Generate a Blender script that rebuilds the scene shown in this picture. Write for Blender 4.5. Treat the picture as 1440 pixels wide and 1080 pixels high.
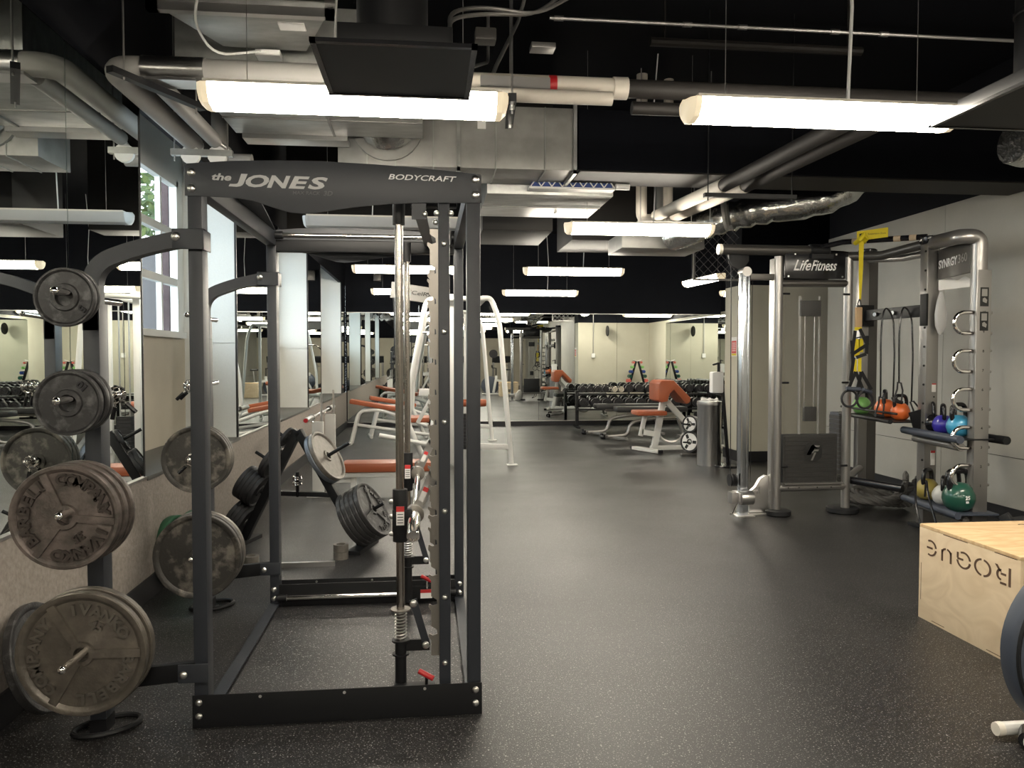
import bpy, bmesh, math, random
from mathutils import Vector, Matrix
from math import pi, sin, cos, radians as R
random.seed(7)
for o in list(bpy.data.objects): bpy.data.objects.remove(o)
SC = bpy.context.scene; C = SC.collection
V = Vector
# ---------------------------------------------------------------- camera
cd = bpy.data.cameras.new('camera'); cam = bpy.data.objects.new('camera', cd); C.objects.link(cam)
cd.sensor_width = 36; cd.lens = 36*1081/1440; cd.clip_start = .05
cam.location = (0, 0, 1.40); cam.rotation_euler = (R(90-1.96), 0, R(-6.33))
SC.camera = cam
# ---------------------------------------------------------------- world, exposure
SC.view_settings.view_transform = 'Standard'; SC.view_settings.look = 'None'
SC.view_settings.gamma = 1; SC.view_settings.use_curve_mapping = False
SC.view_settings.exposure = 0.0
LAMP = 62.0; SKY = 7.5
w = bpy.data.worlds.new('world'); SC.world = w; w.use_nodes = True
bg = w.node_tree.nodes['Background']; bg.inputs[0].default_value = (.80, .93, 1.0, 1); bg.inputs[1].default_value = SKY

# ---------------------------------------------------------------- materials
def node(nt, t, **k):
    n = nt.nodes.new(t)
    for a, b in k.items():
        if a in n.inputs: n.inputs[a].default_value = b
        else: setattr(n, a, b)
    return n
def mat(name, col, rough=.5, metal=0., noise=None, bump=None, spec=.5, coat=0., trans=0., ior=1.45, emit=None, aniso=0.):
    """noise=(scale, second colour, contrast lo, hi[, stretch]) ; bump=(scale, strength)"""
    m = bpy.data.materials.new(name); m.use_nodes = True; nt = m.node_tree
    b = nt.nodes['Principled BSDF']
    b.inputs['Base Color'].default_value = (*col, 1); b.inputs['Roughness'].default_value = rough
    b.inputs['Metallic'].default_value = metal; b.inputs['Specular IOR Level'].default_value = spec
    b.inputs['Coat Weight'].default_value = coat; b.inputs['Transmission Weight'].default_value = trans
    b.inputs['IOR'].default_value = ior
    if emit: b.inputs['Emission Color'].default_value = (*emit[:3], 1); b.inputs['Emission Strength'].default_value = emit[3]
    tc = node(nt, 'ShaderNodeTexCoord')
    if noise:
        mp = node(nt, 'ShaderNodeMapping')
        if len(noise) > 4: mp.inputs['Scale'].default_value = noise[4]
        nt.links.new(tc.outputs['Object'], mp.inputs[0])
        n = node(nt, 'ShaderNodeTexNoise', Scale=noise[0], Detail=6.0, Roughness=.6); nt.links.new(mp.outputs[0], n.inputs['Vector'])
        r = node(nt, 'ShaderNodeValToRGB'); r.color_ramp.elements[0].position = noise[2]; r.color_ramp.elements[1].position = noise[3]
        r.color_ramp.elements[0].color = (*col, 1); r.color_ramp.elements[1].color = (*noise[1], 1)
        nt.links.new(n.outputs['Fac'], r.inputs[0]); nt.links.new(r.outputs[0], b.inputs['Base Color'])
    if bump:
        n = node(nt, 'ShaderNodeTexNoise', Scale=bump[0], Detail=4.0); nt.links.new(tc.outputs['Object'], n.inputs['Vector'])
        bp = node(nt, 'ShaderNodeBump', Strength=bump[1], Distance=.01); nt.links.new(n.outputs['Fac'], bp.inputs['Height'])
        nt.links.new(bp.outputs[0], b.inputs['Normal'])
    return m
K = {}
K['frame'] = mat('charcoal powder coat', (.021,.024,.030), .42, noise=(900,(.030,.033,.040),.4,.7), bump=(700,.08))
K['black'] = mat('black powder coat', (.0065,.0068,.008), .5, spec=.35)
K['blackgloss'] = mat('black gloss', (.01,.01,.012), .22)
K['rubber'] = mat('black rubber', (.016,.016,.018), .6)
K['chrome'] = mat('chrome', (.82,.80,.78), .09, 1)
K['steel'] = mat('brushed steel', (.62,.61,.60), .28, 1)
K['bolt'] = mat('zinc bolt', (.72,.71,.69), .3, 1)
K['iron'] = mat('worn cast iron', (.115,.103,.088), .42, .55, noise=(9,(.21,.185,.155),.42,.75), bump=(60,.25))
K['iron2'] = mat('pitted cast iron', (.075,.065,.058), .5, .45, noise=(14,(.17,.138,.125),.38,.66), bump=(70,.3))
K['irond'] = mat('dark cast iron', (.045,.044,.045), .45, .4, noise=(22,(.13,.13,.13),.5,.7), bump=(80,.2))
K['ironw'] = mat('scuffed grey iron', (.04,.038,.035), .5, .3, noise=(9,(.17,.155,.135),.5,.64), bump=(80,.2))
K['irong'] = mat('grey hammertone iron', (.13,.145,.17), .4, .5, bump=(90,.3))
K['irongb'] = mat('bright worn iron', (.19,.175,.155), .42, .4, noise=(30,(.13,.12,.105),.4,.7))
K['raised'] = mat('raised iron with painted relief light', (.17,.155,.135), .35, .6)  # letter tone lightened to stand in for light on the relief
K['raisedb'] = mat('raised iron with painted relief shade', (.055,.045,.04), .45, .4)  # letters and number darkened in colour, in place of relief shading
K['green'] = mat('green rubber', (.03,.115,.06), .55)
K['white'] = mat('white machine paint', (.64,.635,.61), .3, coat=.3)
K['orange'] = mat('orange vinyl', (.33,.088,.038), .38, bump=(150,.1))
K['blackvinyl'] = mat('black vinyl', (.015,.015,.016), .4)
K['silver'] = mat('silver grey metallic paint', (.30,.29,.28), .33, .75)
K['darksilver'] = mat('dark pewter paint', (.10,.095,.09), .38, .6)
K['jamb'] = mat('white wall paint', (.72,.74,.72), .7, noise=(300,(.66,.68,.66),.4,.6))
K['panel'] = mat('beige wall panel', (.50,.46,.37), .6, noise=(2.5,(.44,.40,.32),.3,.7), bump=(160,.12))
K['column'] = mat('cream wall', (.50,.475,.385), .65, noise=(1.5,(.45,.425,.34),.35,.7), bump=(9,.06))
K['rightwall'] = mat('grey beige wall panel', (.44,.43,.385), .55, noise=(1.2,(.37,.36,.325),.35,.7), bump=(90,.15))
K['wainscot'] = mat('rough stone wainscot', (.30,.265,.235), .8, noise=(38,(.205,.18,.16),.35,.7), bump=(60,.35))
K['ledge'] = mat('dark grey ledge', (.085,.085,.08), .5)
K['blackwall'] = mat('black wall paint', (.0055,.0065,.010), .8, noise=(1.2,(.008,.009,.013),.3,.7), spec=.2)
K['ceil'] = mat('black ceiling paint', (.0028,.0033,.0055), .9, spec=.15)
K['base'] = mat('black baseboard', (.010,.010,.012), .45)
K['mirror'] = mat('mirror', (.86,.90,.885), .0, 1)
K['seam'] = mat('mirror edge', (.02,.02,.02), .4)
K['galv'] = mat('galvanised sheet', (.46,.465,.45), .36, .7, noise=(5,(.32,.325,.31),.35,.65,(1,3,1)), bump=(3,.15))
K['galvd'] = mat('dull duct sheet', (.36,.355,.335), .5, .5, noise=(2.5,(.24,.235,.225),.35,.65))
K['foil'] = mat('foil wrap', (.62,.63,.62), .25, 1, bump=(16,1.0))
K['pipe'] = mat('pipe insulation', (.52,.48,.42), .6)
K['pipeg'] = mat('grey insulated pipe', (.30,.29,.275), .55)
K['pipeb'] = mat('brown black pipe', (.018,.016,.015), .6, spec=.3)
K['catch'] = mat('dull nickel plate', (.27,.25,.225), .38, .8)
K['conduit'] = mat('conduit steel', (.35,.34,.33), .35, .8)
K['ply'] = None
K['yellow'] = mat('yellow webbing', (.62,.50,.01), .6)
K['tan'] = mat('tan tape', (.42,.33,.23), .6)
K['red'] = mat('red plastic', (.45,.02,.025), .35)
K['label'] = mat('white label', (.75,.74,.72), .5)
K['redlabel'] = mat('red label print', (.55,.04,.04), .5)
K['print'] = mat('silver print', (.50,.50,.50), .45)
K['whiteprint'] = mat('white print', (.78,.78,.77), .5)
K['dimprint'] = mat('dim print', (.085,.085,.09), .5)
K['blackprint'] = mat('black print', (.01,.01,.01), .6)
K['burn'] = mat('burnt stencil brown', (.10,.055,.035), .8)
K['plastic'] = mat('cream plastic', (.72,.68,.60), .35)
K['lamp'] = mat('lit diffuser', (.9,.87,.8), .4, emit=(1.0,.91,.76,LAMP))
K['lampoff'] = mat('unlit diffuser', (.50,.50,.50), .4)
K['cap'] = mat('lamp end cap', (.80,.74,.60), .4, emit=(1.0,.80,.52,.55))
K['crown'] = mat('grey white panel', (.15,.147,.14), .5)
K['head'] = mat('dumbbell rubber', (.016,.016,.018), .32)
K['colm'] = mat('satin chrome column', (.50,.53,.57), .22, 1)
K['rodm'] = mat('worn guide rod steel', (.42,.39,.36), .2, 1)
K['cord'] = mat('white cord', (.7,.7,.68), .5)
K['teal'] = mat('sky blue vinyl', (.05,.30,.50), .3, coat=.4)
K['indigo'] = mat('indigo vinyl', (.04,.03,.33), .3, coat=.4)
K['orangev'] = mat('orange kettlebell vinyl', (.62,.13,.03), .35, coat=.3)
K['lime'] = mat('lime vinyl', (.22,.50,.14), .35, coat=.3)
K['dgreen'] = mat('dark green vinyl', (.012,.075,.05), .3, coat=.5)
K['gold'] = mat('mustard vinyl', (.30,.24,.06), .35, coat=.4)
K['silverv'] = mat('white vinyl', (.62,.62,.60), .3, coat=.4)
K['pink'] = mat('coral vinyl', (.60,.12,.10), .4)
K['blue'] = mat('navy vinyl', (.02,.05,.22), .4)
K['rope'] = mat('dark rope', (.10,.097,.092), .85)
K['slate'] = mat('slate plastic', (.052,.062,.085), .42)
K['brick'] = mat('red granite cladding', (.030,.016,.018), .8, noise=(6,(.05,.032,.034),.4,.6))
K['leaf'] = mat('yellow green foliage', (.055,.075,.008), .7, noise=(6,(.018,.045,.006),.4,.6))
K['pale'] = mat('pale stone cladding', (.085,.080,.083), .8)
K['smoke'] = mat('dark plastic', (.014,.0145,.016), .5, spec=.35)
def floor_mat():
    m = bpy.data.materials.new('speckled rubber floor'); m.use_nodes = True; nt = m.node_tree; L = nt.links
    b = nt.nodes['Principled BSDF']; tc = node(nt, 'ShaderNodeTexCoord')
    def speck(scale, lo, hi, off):
        mp = node(nt, 'ShaderNodeMapping'); mp.inputs['Location'].default_value = off; L.new(tc.outputs['Object'], mp.inputs[0])
        n = node(nt, 'ShaderNodeTexNoise', Scale=scale, Detail=1.0, Roughness=.4); L.new(mp.outputs[0], n.inputs['Vector'])
        r = node(nt, 'ShaderNodeMapRange'); r.inputs[1].default_value = lo; r.inputs[2].default_value = hi; L.new(n.outputs['Fac'], r.inputs[0]); return r.outputs[0]
    a = speck(160, .648, .695, (0,0,0)); c = speck(86, .703, .74, (3,5,0))
    mx = node(nt, 'ShaderNodeMath', operation='MAXIMUM'); L.new(a, mx.inputs[0]); L.new(c, mx.inputs[1])
    n2 = node(nt, 'ShaderNodeTexNoise', Scale=1.3, Detail=5.0); L.new(tc.outputs['Object'], n2.inputs['Vector'])
    r2 = node(nt, 'ShaderNodeValToRGB'); r2.color_ramp.elements[0].color = (.0085,.0085,.0095,1); r2.color_ramp.elements[1].color = (.0145,.014,.014,1)
    L.new(n2.outputs['Fac'], r2.inputs[0])
    mix = node(nt, 'ShaderNodeMix', data_type='RGBA'); L.new(mx.outputs[0], mix.inputs[0]); L.new(r2.outputs[0], mix.inputs[6]); mix.inputs[7].default_value = (.25,.24,.235,1)
    L.new(mix.outputs[2], b.inputs['Base Color'])
    r3 = node(nt, 'ShaderNodeMapRange'); r3.inputs[3].default_value = .30; r3.inputs[4].default_value = .46; L.new(n2.outputs['Fac'], r3.inputs[0]); L.new(r3.outputs[0], b.inputs['Roughness'])
    n3 = node(nt, 'ShaderNodeTexNoise', Scale=260.0, Detail=3.0); L.new(tc.outputs['Object'], n3.inputs['Vector'])
    bp = node(nt, 'ShaderNodeBump', Strength=.35, Distance=.004); L.new(n3.outputs['Fac'], bp.inputs['Height']); L.new(bp.outputs[0], b.inputs['Normal'])
    return m
K['floor'] = floor_mat()
def ply_mat(name, c1, c2, ax):
    m = bpy.data.materials.new(name); m.use_nodes = True; nt = m.node_tree; L = nt.links; b = nt.nodes['Principled BSDF']
    tc = node(nt, 'ShaderNodeTexCoord'); mp = node(nt, 'ShaderNodeMapping'); mp.inputs['Scale'].default_value = ax; L.new(tc.outputs['Object'], mp.inputs[0])
    n = node(nt, 'ShaderNodeTexNoise', Scale=2.6, Detail=3.0, Distortion=.8); L.new(mp.outputs[0], n.inputs['Vector'])
    mu = node(nt, 'ShaderNodeMath', operation='MULTIPLY'); mu.inputs[1].default_value = 9; L.new(n.outputs['Fac'], mu.inputs[0])
    fr = node(nt, 'ShaderNodeMath', operation='PINGPONG'); fr.inputs[1].default_value = 1; L.new(mu.outputs[0], fr.inputs[0])
    r = node(nt, 'ShaderNodeValToRGB'); r.color_ramp.elements[0].color = (*c1,1); r.color_ramp.elements[1].color = (*c2,1); L.new(fr.outputs[0], r.inputs[0])
    L.new(r.outputs[0], b.inputs['Base Color']); b.inputs['Roughness'].default_value = .55; return m
K['plytop'] = ply_mat('plywood top', (.56,.37,.19), (.68,.50,.29), (.8,3.0,1))
K['plyside'] = ply_mat('plywood side', (.72,.58,.40), (.64,.50,.33), (1,1.2,1.8))
K['plyedge'] = mat('plywood edge', (.40,.27,.15), .6)
def trans_mat(name, col, fac, rough):
    m = bpy.data.materials.new(name); m.use_nodes = True; nt = m.node_tree; L = nt.links
    out = nt.nodes['Material Output']; b = nt.nodes['Principled BSDF']; b.inputs['Base Color'].default_value = (*col,1); b.inputs['Roughness'].default_value = rough
    t = node(nt, 'ShaderNodeBsdfTransparent'); mx = node(nt, 'ShaderNodeMixShader'); mx.inputs[0].default_value = fac
    L.new(t.outputs[0], mx.inputs[1]); L.new(b.outputs[0], mx.inputs[2]); L.new(mx.outputs[0], out.inputs[0]); return m
K['pane'] = trans_mat('window glass', (.1,.12,.12), .10, .02)
K['screen'] = trans_mat('frosted shroud', (.22,.215,.20), .08, .40)
K['acrylic'] = trans_mat('milky acrylic', (.8,.8,.78), .5, .2)

# ---------------------------------------------------------------- mesh builder
class M:
    def __init__(s): s.v = []; s.f = []
    def add(s, vs, fs):
        n = len(s.v); s.v += [V(p) for p in vs]; s.f += [tuple(i+n for i in f) for f in fs]; return s
    def box(s, c, d, rz=0., rot=None):
        m = rot if rot else Matrix.Rotation(rz, 3, 'Z'); c = V(c)
        return s.add([c + m @ V((x*d[0]/2, y*d[1]/2, z*d[2]/2)) for x in (-1,1) for y in (-1,1) for z in (-1,1)],
            [(0,1,3,2),(4,6,7,5),(0,4,5,1),(2,3,7,6),(0,2,6,4),(1,5,7,3)])
    def bb(s, a, b): a = V(a); b = V(b); return s.box((a+b)/2, [abs(b[i]-a[i]) for i in range(3)])
    def bar(s, a, b, w, h, up=(0,0,1)):
        a = V(a); b = V(b); d = (b-a).normalized(); u = V(up)
        if abs(d.dot(u)) > .98: u = V((0,1,0))
        x = d.cross(u).normalized(); z = x.cross(d)
        vs = [p + x*sx*w/2 + z*sz*h/2 for p in (a,b) for sx in (-1,1) for sz in (-1,1)]
        return s.add(vs, [(0,2,3,1),(4,5,7,6),(0,1,5,4),(2,6,7,3),(0,4,6,2),(1,3,7,5)])
    def tube(s, pts, r, n=12, closed=False, caps=True, flat=1.0):
        pts = [V(p) for p in pts]; N = len(pts); rs = r if isinstance(r, (list,tuple)) else [r]*N
        T = []
        for i in range(N):
            if closed: t = (pts[(i+1)%N]-pts[i-1])
            else: t = pts[min(i+1,N-1)]-pts[max(i-1,0)]
            T.append(t.normalized())
        u = T[0].orthogonal().normalized() if abs(T[0].z) > .9 else T[0].cross(V((0,0,1))).normalized()
        vs = []
        for i in range(N):
            u = (u - T[i]*u.dot(T[i])).normalized(); w_ = T[i].cross(u)
            for k in range(n):
                a = 2*pi*k/n; vs.append(pts[i] + (u*cos(a)+w_*sin(a)*flat)*rs[i])
        fs = []
        for i in range(N if closed else N-1):
            j = (i+1)%N
            for k in range(n): fs.append((i*n+k, i*n+(k+1)%n, j*n+(k+1)%n, j*n+k))
        if caps and not closed: fs.append(tuple(range(n))[::-1]); fs.append(tuple((N-1)*n+k for k in range(n)))
        return s.add(vs, fs)
    def lathe(s, prof, o=(0,0,0), ax=(0,0,1), n=32):
        o = V(o); ax = V(ax).normalized(); u = ax.orthogonal().normalized()
        if abs(ax.z) < .9: u = ax.cross(V((0,0,1))).normalized()
        w_ = ax.cross(u); vs = []; fs = []
        for (r, h) in prof:
            for k in range(n):
                a = 2*pi*k/n; vs.append(o + ax*h + (u*cos(a)+w_*sin(a))*r)
        for i in range(len(prof)-1):
            for k in range(n): fs.append((i*n+k, i*n+(k+1)%n, (i+1)*n+(k+1)%n, (i+1)*n+k))
        if prof[0][0] > 1e-6: fs.append(tuple(range(n))[::-1])
        if prof[-1][0] > 1e-6: fs.append(tuple((len(prof)-1)*n+k for k in range(n)))
        return s.add(vs, fs)
    def cyl(s, a, b, r, n=16): return s.tube([a, b], r, n)
    def prism(s, poly, o, ux, uy, d):
        o = V(o); ux = V(ux).normalized(); uy = V(uy).normalized(); nz = ux.cross(uy)*d; N = len(poly)
        vs = [o+ux*p[0]+uy*p[1] for p in poly] + [o+ux*p[0]+uy*p[1]+nz for p in poly]
        return s.add(vs, [tuple(range(N))[::-1], tuple(range(N,2*N))] + [(i,(i+1)%N,(i+1)%N+N,i+N) for i in range(N)])
    def sphere(s, c, r, sc=(1,1,1), n=20, m=12):
        prof = [(r*sin(pi*i/m), -r*cos(pi*i/m)) for i in range(m+1)]; k = M().lathe(prof, (0,0,0), (0,0,1), n)
        return s.add([V(c)+V((p.x*sc[0],p.y*sc[1],p.z*sc[2])) for p in k.v], k.f)
    def text(s, t, size, o, ux, uy, xs=1., shear=0., bold=0., ext=.0008, align='CENTER', cache={}):
        key = (t, bold)
        if key not in cache:
            cu = bpy.data.curves.new('t', 'FONT'); cu.body = t; cu.size = 1; cu.align_x = align; cu.align_y = 'CENTER'; cu.offset = bold; cu.resolution_u = 3; cu.extrude = .02
            ob = bpy.data.objects.new('t', cu); me = bpy.data.meshes.new_from_object(ob)
            cache[key] = ([v.co.copy() for v in me.vertices], [tuple(p.vertices) for p in me.polygons])
            bpy.data.objects.remove(ob); bpy.data.curves.remove(cu); bpy.data.meshes.remove(me)
        vs, fs = cache[key]; o = V(o); ux = V(ux).normalized(); uy = V(uy).normalized(); nz = ux.cross(uy)
        return s.add([o + ux*(p.x*xs+p.y*shear)*size + uy*p.y*size + nz*(ext if p.z > 0 else -.0005) for p in vs], fs)
    def fit(s, t, o, ux, uy, w, h, shear=0., bold=0., ext=.0008):
        'text scaled to width w and height h, lower left corner at o'
        q = M().text(t, 1, (0,0,0), (1,0,0), (0,1,0), 1, shear, bold, 1.0); xs = [p.x for p in q.v]; ys = [p.y for p in q.v]
        ax, ay = w/(max(xs)-min(xs)), h/(max(ys)-min(ys)); o = V(o); ux = V(ux).normalized(); uy = V(uy).normalized(); nz = ux.cross(uy)
        return s.add([o+ux*(p.x-min(xs))*ax+uy*(p.y-min(ys))*ay+nz*(ext if p.z > .5 else -.0004) for p in q.v], q.f)
    def helix(s, a, b, r, wire, turns, n=8, k=10):
        a = V(a); b = V(b); ax = (b-a).normalized(); u = ax.orthogonal().normalized(); w_ = ax.cross(u); N = turns*k
        return s.tube([a+(b-a)*i/N + (u*cos(2*pi*i/k)+w_*sin(2*pi*i/k))*r for i in range(N+1)], wire, n)
def bend(pts, r, n=5):
    pts = [V(p) for p in pts]; out = [pts[0]]
    for i in range(1, len(pts)-1):
        p = pts[i]; a = pts[i-1]-p; b = pts[i+1]-p; q = min(r, a.length*.48, b.length*.48)
        A = p+a.normalized()*q; B = p+b.normalized()*q
        for k in range(n+1): t = k/n; out.append(A*(1-t)**2 + p*2*t*(1-t) + B*t*t)
    out.append(pts[-1]); return out
def arc(c, r, a0, a1, ux=(1,0,0), uy=(0,0,1), n=16):
    c = V(c); ux = V(ux); uy = V(uy); return [c+ux*r*cos(a0+(a1-a0)*i/n)+uy*r*sin(a0+(a1-a0)*i/n) for i in range(n+1)]
ROOT = {}
def build(name, mb, m, parent=None, bev=0., ang=35):
    me = bpy.data.meshes.new(name)
    inv = ROOT.get(parent.name) if parent is not None else None
    vs = [inv @ p for p in mb.v] if inv else mb.v
    bm = bmesh.new(); bv = [bm.verts.new(p) for p in vs]
    for f in mb.f:
        try: bm.faces.new([bv[i] for i in f])
        except ValueError: pass
    bmesh.ops.remove_doubles(bm, verts=bm.verts, dist=1e-6); bmesh.ops.recalc_face_normals(bm, faces=bm.faces)
    if bev:
        es = [e for e in bm.edges if len(e.link_faces) == 2 and e.calc_face_angle(0) > R(40)]
        bmesh.ops.bevel(bm, geom=es, offset=bev, segments=2, affect='EDGES', profile=.6, clamp_overlap=True)
    for f in bm.faces: f.smooth = True
    for e in bm.edges:
        if len(e.link_faces) != 2 or e.calc_face_angle(0) > R(ang): e.smooth = False
    bm.to_mesh(me); bm.free(); me.materials.append(K[m])
    o = bpy.data.objects.new(name, me); C.objects.link(o)
    if parent is not None:
        o.parent = parent
        if inv: ROOT[o.name] = inv
    return o
def parts(name, mb, m, parent, bev=0., ang=35):
    'build every loose piece of the mesh as a part of its own'
    par = list(range(len(mb.v)))
    def fd(i):
        while par[i] != i: par[i] = par[par[i]]; i = par[i]
        return i
    for f in mb.f:
        for i in f[1:]:
            a, b = fd(f[0]), fd(i)
            if a != b: par[b] = a
    grp = {}
    for f in mb.f: grp.setdefault(fd(f[0]), []).append(f)
    out = []
    for g in grp.values():
        ids = sorted({i for f in g for i in f}); mp = {i: k for k, i in enumerate(ids)}
        s = M(); s.v = [mb.v[i] for i in ids]; s.f = [tuple(mp[i] for i in f) for f in g]
        out.append(build(name, s, m, parent, bev, ang))
    return out
def tag(o, label, cat, group=None):
    o['label'] = label; o['category'] = cat
    if group: o['group'] = group
    return o
def thing(name, label, cat, loc, group=None, rz=0., world=True):
    """an Empty at the thing's base; world=True: its parts are given in room coordinates"""
    o = bpy.data.objects.new(name, None); C.objects.link(o); o.location = loc; o.rotation_euler = (0,0,rz); o.empty_display_size = .1
    if world: ROOT[o.name] = (Matrix.Translation(loc) @ Matrix.Rotation(rz,4,'Z')).inverted()
    return tag(o, label, cat, group)
def single(name, mb, m, label, cat, group=None, bev=0.):
    """a thing that is one mesh: origin at its base centre"""
    xs = [p.x for p in mb.v]; ys = [p.y for p in mb.v]; z = min(p.z for p in mb.v)
    c = V(((min(xs)+max(xs))/2, (min(ys)+max(ys))/2, z)); mb.v = [p-c for p in mb.v]
    o = build(name, mb, m, None, bev); o.location = c; ROOT[o.name] = Matrix.Translation(c).inverted()
    return tag(o, label, cat, group)
def struct(name, mb, m, parent=None, bev=0.):
    o = build(name, mb, m, parent, bev)
    if parent is None: o['kind'] = 'structure'
    return o
def kids(o): return [c for c in bpy.data.objects if c.parent == o]
def dup(root, loc, label, group=None, rz=None):
    r = root.copy(); C.objects.link(r); r.location = loc; r['label'] = label
    if rz is not None: r.rotation_euler = (0,0,rz)
    if group: r['group'] = group
    for ch in kids(root):
        c = ch.copy(); C.objects.link(c); c.parent = r
        for g in kids(ch): d = g.copy(); C.objects.link(d); d.parent = c
    return r
# ================================================================ THE SETTING
LX, BY, FY, RX, CZ = -1.62, 15.75, -7.0, 4.95, 3.95
struct('floor', M().bb((LX-.6,FY,-.1),(6.3,BY+.1,0)), 'floor')
struct('ceiling', M().bb((LX-.6,FY,CZ),(6.3,BY+.1,CZ+.1)), 'ceil')
REC = [(4.62,6.84),(8.73,10.83),(12.12,15.01)]; WZ, MT, RB, HT = .71, 2.835, -2.05, 3.40
# left wall: wainscot, black wall above the mirrors, baseboard
wl = struct('wall_left', M().bb((LX-.05,FY,MT),(LX,BY,CZ)), 'blackwall')
m = M()
seg = [FY]+[e for r_ in REC for e in r_]+[BY]
for i in range(0, len(seg), 2): m.bb((LX-.5,seg[i],.0),(LX-.012,seg[i+1],MT)).bb((LX-.5,seg[i],MT),(LX-.051,seg[i+1],CZ))
build('wall_core', m, 'jamb', wl)
m = M()
for a, b in REC: m.bb((LX-.5,a,0),(LX-.012,b,WZ-.02))
build('sill_wall', m, 'jamb', wl)
build('wainscot', M().bb((LX-.011,FY,.0),(LX+.012,BY,WZ)), 'wainscot', wl, .004)
struct('baseboard_left', M().bb((LX+.012,FY,0),(LX+.026,BY,.13)), 'base')
for i, (a, b) in enumerate(REC):
    build('recess_panel', M().bb((RB-.02,a,WZ),(RB,b,1.56)), 'panel', wl)
    build('sill_ledge', M().bb((RB,a,WZ-.02),(LX+.02,b,WZ+.006)), 'ledge', wl, .003)
    build('recess_head', M().bb((RB-.02,a,HT),(LX-.051,b,HT+.5)).bb((RB-.02,a,2.86),(RB,b,HT)), 'jamb', wl)
    # skim coat of the far reveal, with a joint line at half height
    parts('reveal_panel', M().bb((RB,b-.012,WZ+.006),(LX-.013,b-.002,1.52)).bb((RB,b-.012,1.528),(LX-.013,b-.002,MT)).bb((RB,b-.012,MT),(LX-.052,b-.002,HT)), 'jamb', wl)
    parts('edge_bead', M().bb((LX-.012,b-.012,WZ),(LX+.004,b+.006,MT)).bb((LX-.012,a-.006,WZ),(LX+.004,a+.006,MT)), 'seam', wl)
    z0, z1, y0, y1 = 1.56, 2.86, a+.12, b-.12
    fr = struct('window_%d' % (i+1), M().bb((RB-.06,y0,z0),(RB,y0+.05,z1)).bb((RB-.06,y1-.05,z0),(RB,y1,z1)).bb((RB-.06,y0,z1-.05),(RB,y1,z1)).bb((RB-.07,y0,z0),(RB+.05,y1,z0+.05)), 'jamb')
    rails = M()
    for z in (2.02, 2.42): rails.bb((RB-.055,y0+.05,z-.03),(RB-.005,y1-.05,z+.03))
    parts('transom', rails, 'jamb', fr)
    parts('mullion', M().bb((RB-.05,(y0+y1)/2-.02,z0+.05),(RB-.01,(y0+y1)/2+.02,z1-.05)).bb((RB-.05,y1-.42,z0+.05),(RB-.01,y1-.385,z1-.05)), 'jamb', fr)
    for zz in ((z0+.05,1.99),(2.05,2.39),(2.45,z1-.05)): build('pane', M().bb((RB-.034,y0+.05,zz[0]),(RB-.028,y1-.05,zz[1])), 'pane', fr)
    parts('window_jamb', M().bb((RB-.06,a,z0),(RB,y0,z1)).bb((RB-.06,y1,z0),(RB,b,z1)), 'jamb', fr)
# mirrors on the left wall
def mirror(a, b, parent):
    return build('mirror_panel', M().bb(a, b), 'mirror', parent)
edges = [FY,-4.9,-2.75,-.6,1.55,3.72,4.615]
for a, b in zip(edges, edges[1:]): mirror((LX-.008,a+.003,WZ+.004),(LX,b-.003,MT-.003), wl)
for a, b in ((6.85,8.72),(10.84,12.11),(15.02,BY)): mirror((LX-.008,a+.003,WZ+.004),(LX,b-.003,MT-.003), wl)
parts('mirror_channel', M().bb((LX-.006,FY,WZ-.006),(LX+.016,REC[0][0],WZ+.006)).bb((LX-.006,REC[0][1],WZ-.006),(LX+.016,REC[1][0],WZ+.006)).bb((LX-.006,REC[1][1],WZ-.006),(LX+.016,REC[2][0],WZ+.006)), 'conduit', wl)
# back wall
MZ0, MZ1 = .10, 2.30
wb = struct('wall_back', M().bb((LX,BY,0),(6.3,BY+.1,CZ)), 'blackwall')
struct('baseboard_back', M().bb((LX+.03,BY-.012,0),(6.2,BY,MZ0)), 'base')
xs = [LX+.03,-.35,.95,2.3,3.95,5.1,6.19]
for a, b in zip(xs, xs[1:]): mirror((a+.002,BY-.012,MZ0),(b-.002,BY-.002,MZ1), wb)
parts('mirror_channel', M().bb((LX+.03,BY-.02,MZ1),(6.19,BY-.001,MZ1+.016)).bb((LX+.03,BY-.02,MZ0-.014),(6.19,BY-.001,MZ0)), 'steel', wb)
# cream return wall (its face towards the camera) and the alcove behind it
wr = struct('wall_return', M().bb((4.18,9.90,0),(6.3,10.45,2.37)), 'column')
struct('trim_return_upper', M().bb((4.18,9.90,2.372),(6.3,10.45,CZ)), 'blackwall')
struct('baseboard_return', M().bb((4.168,9.888,0),(6.2,9.90,.14)).bb((4.168,9.888,0),(4.18,10.462,.14)).bb((4.168,10.45,0),(6.2,10.462,.14)), 'base')
wa = struct('wall_alcove', M().bb((6.2,10.45,0),(6.3,BY,2.37)), 'column')
struct('trim_alcove_upper', M().bb((6.2,10.45,2.372),(6.3,BY,CZ)), 'blackwall')
for a, b in ((12.0,13.9),(13.9,BY-.02)): mirror((6.19,a+.003,MZ0),(6.199,b-.003,MZ1), wa)
parts('mirror_channel', M().bb((6.184,12.0,MZ1),(6.199,BY-.02,MZ1+.014)), 'steel', wa)
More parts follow.
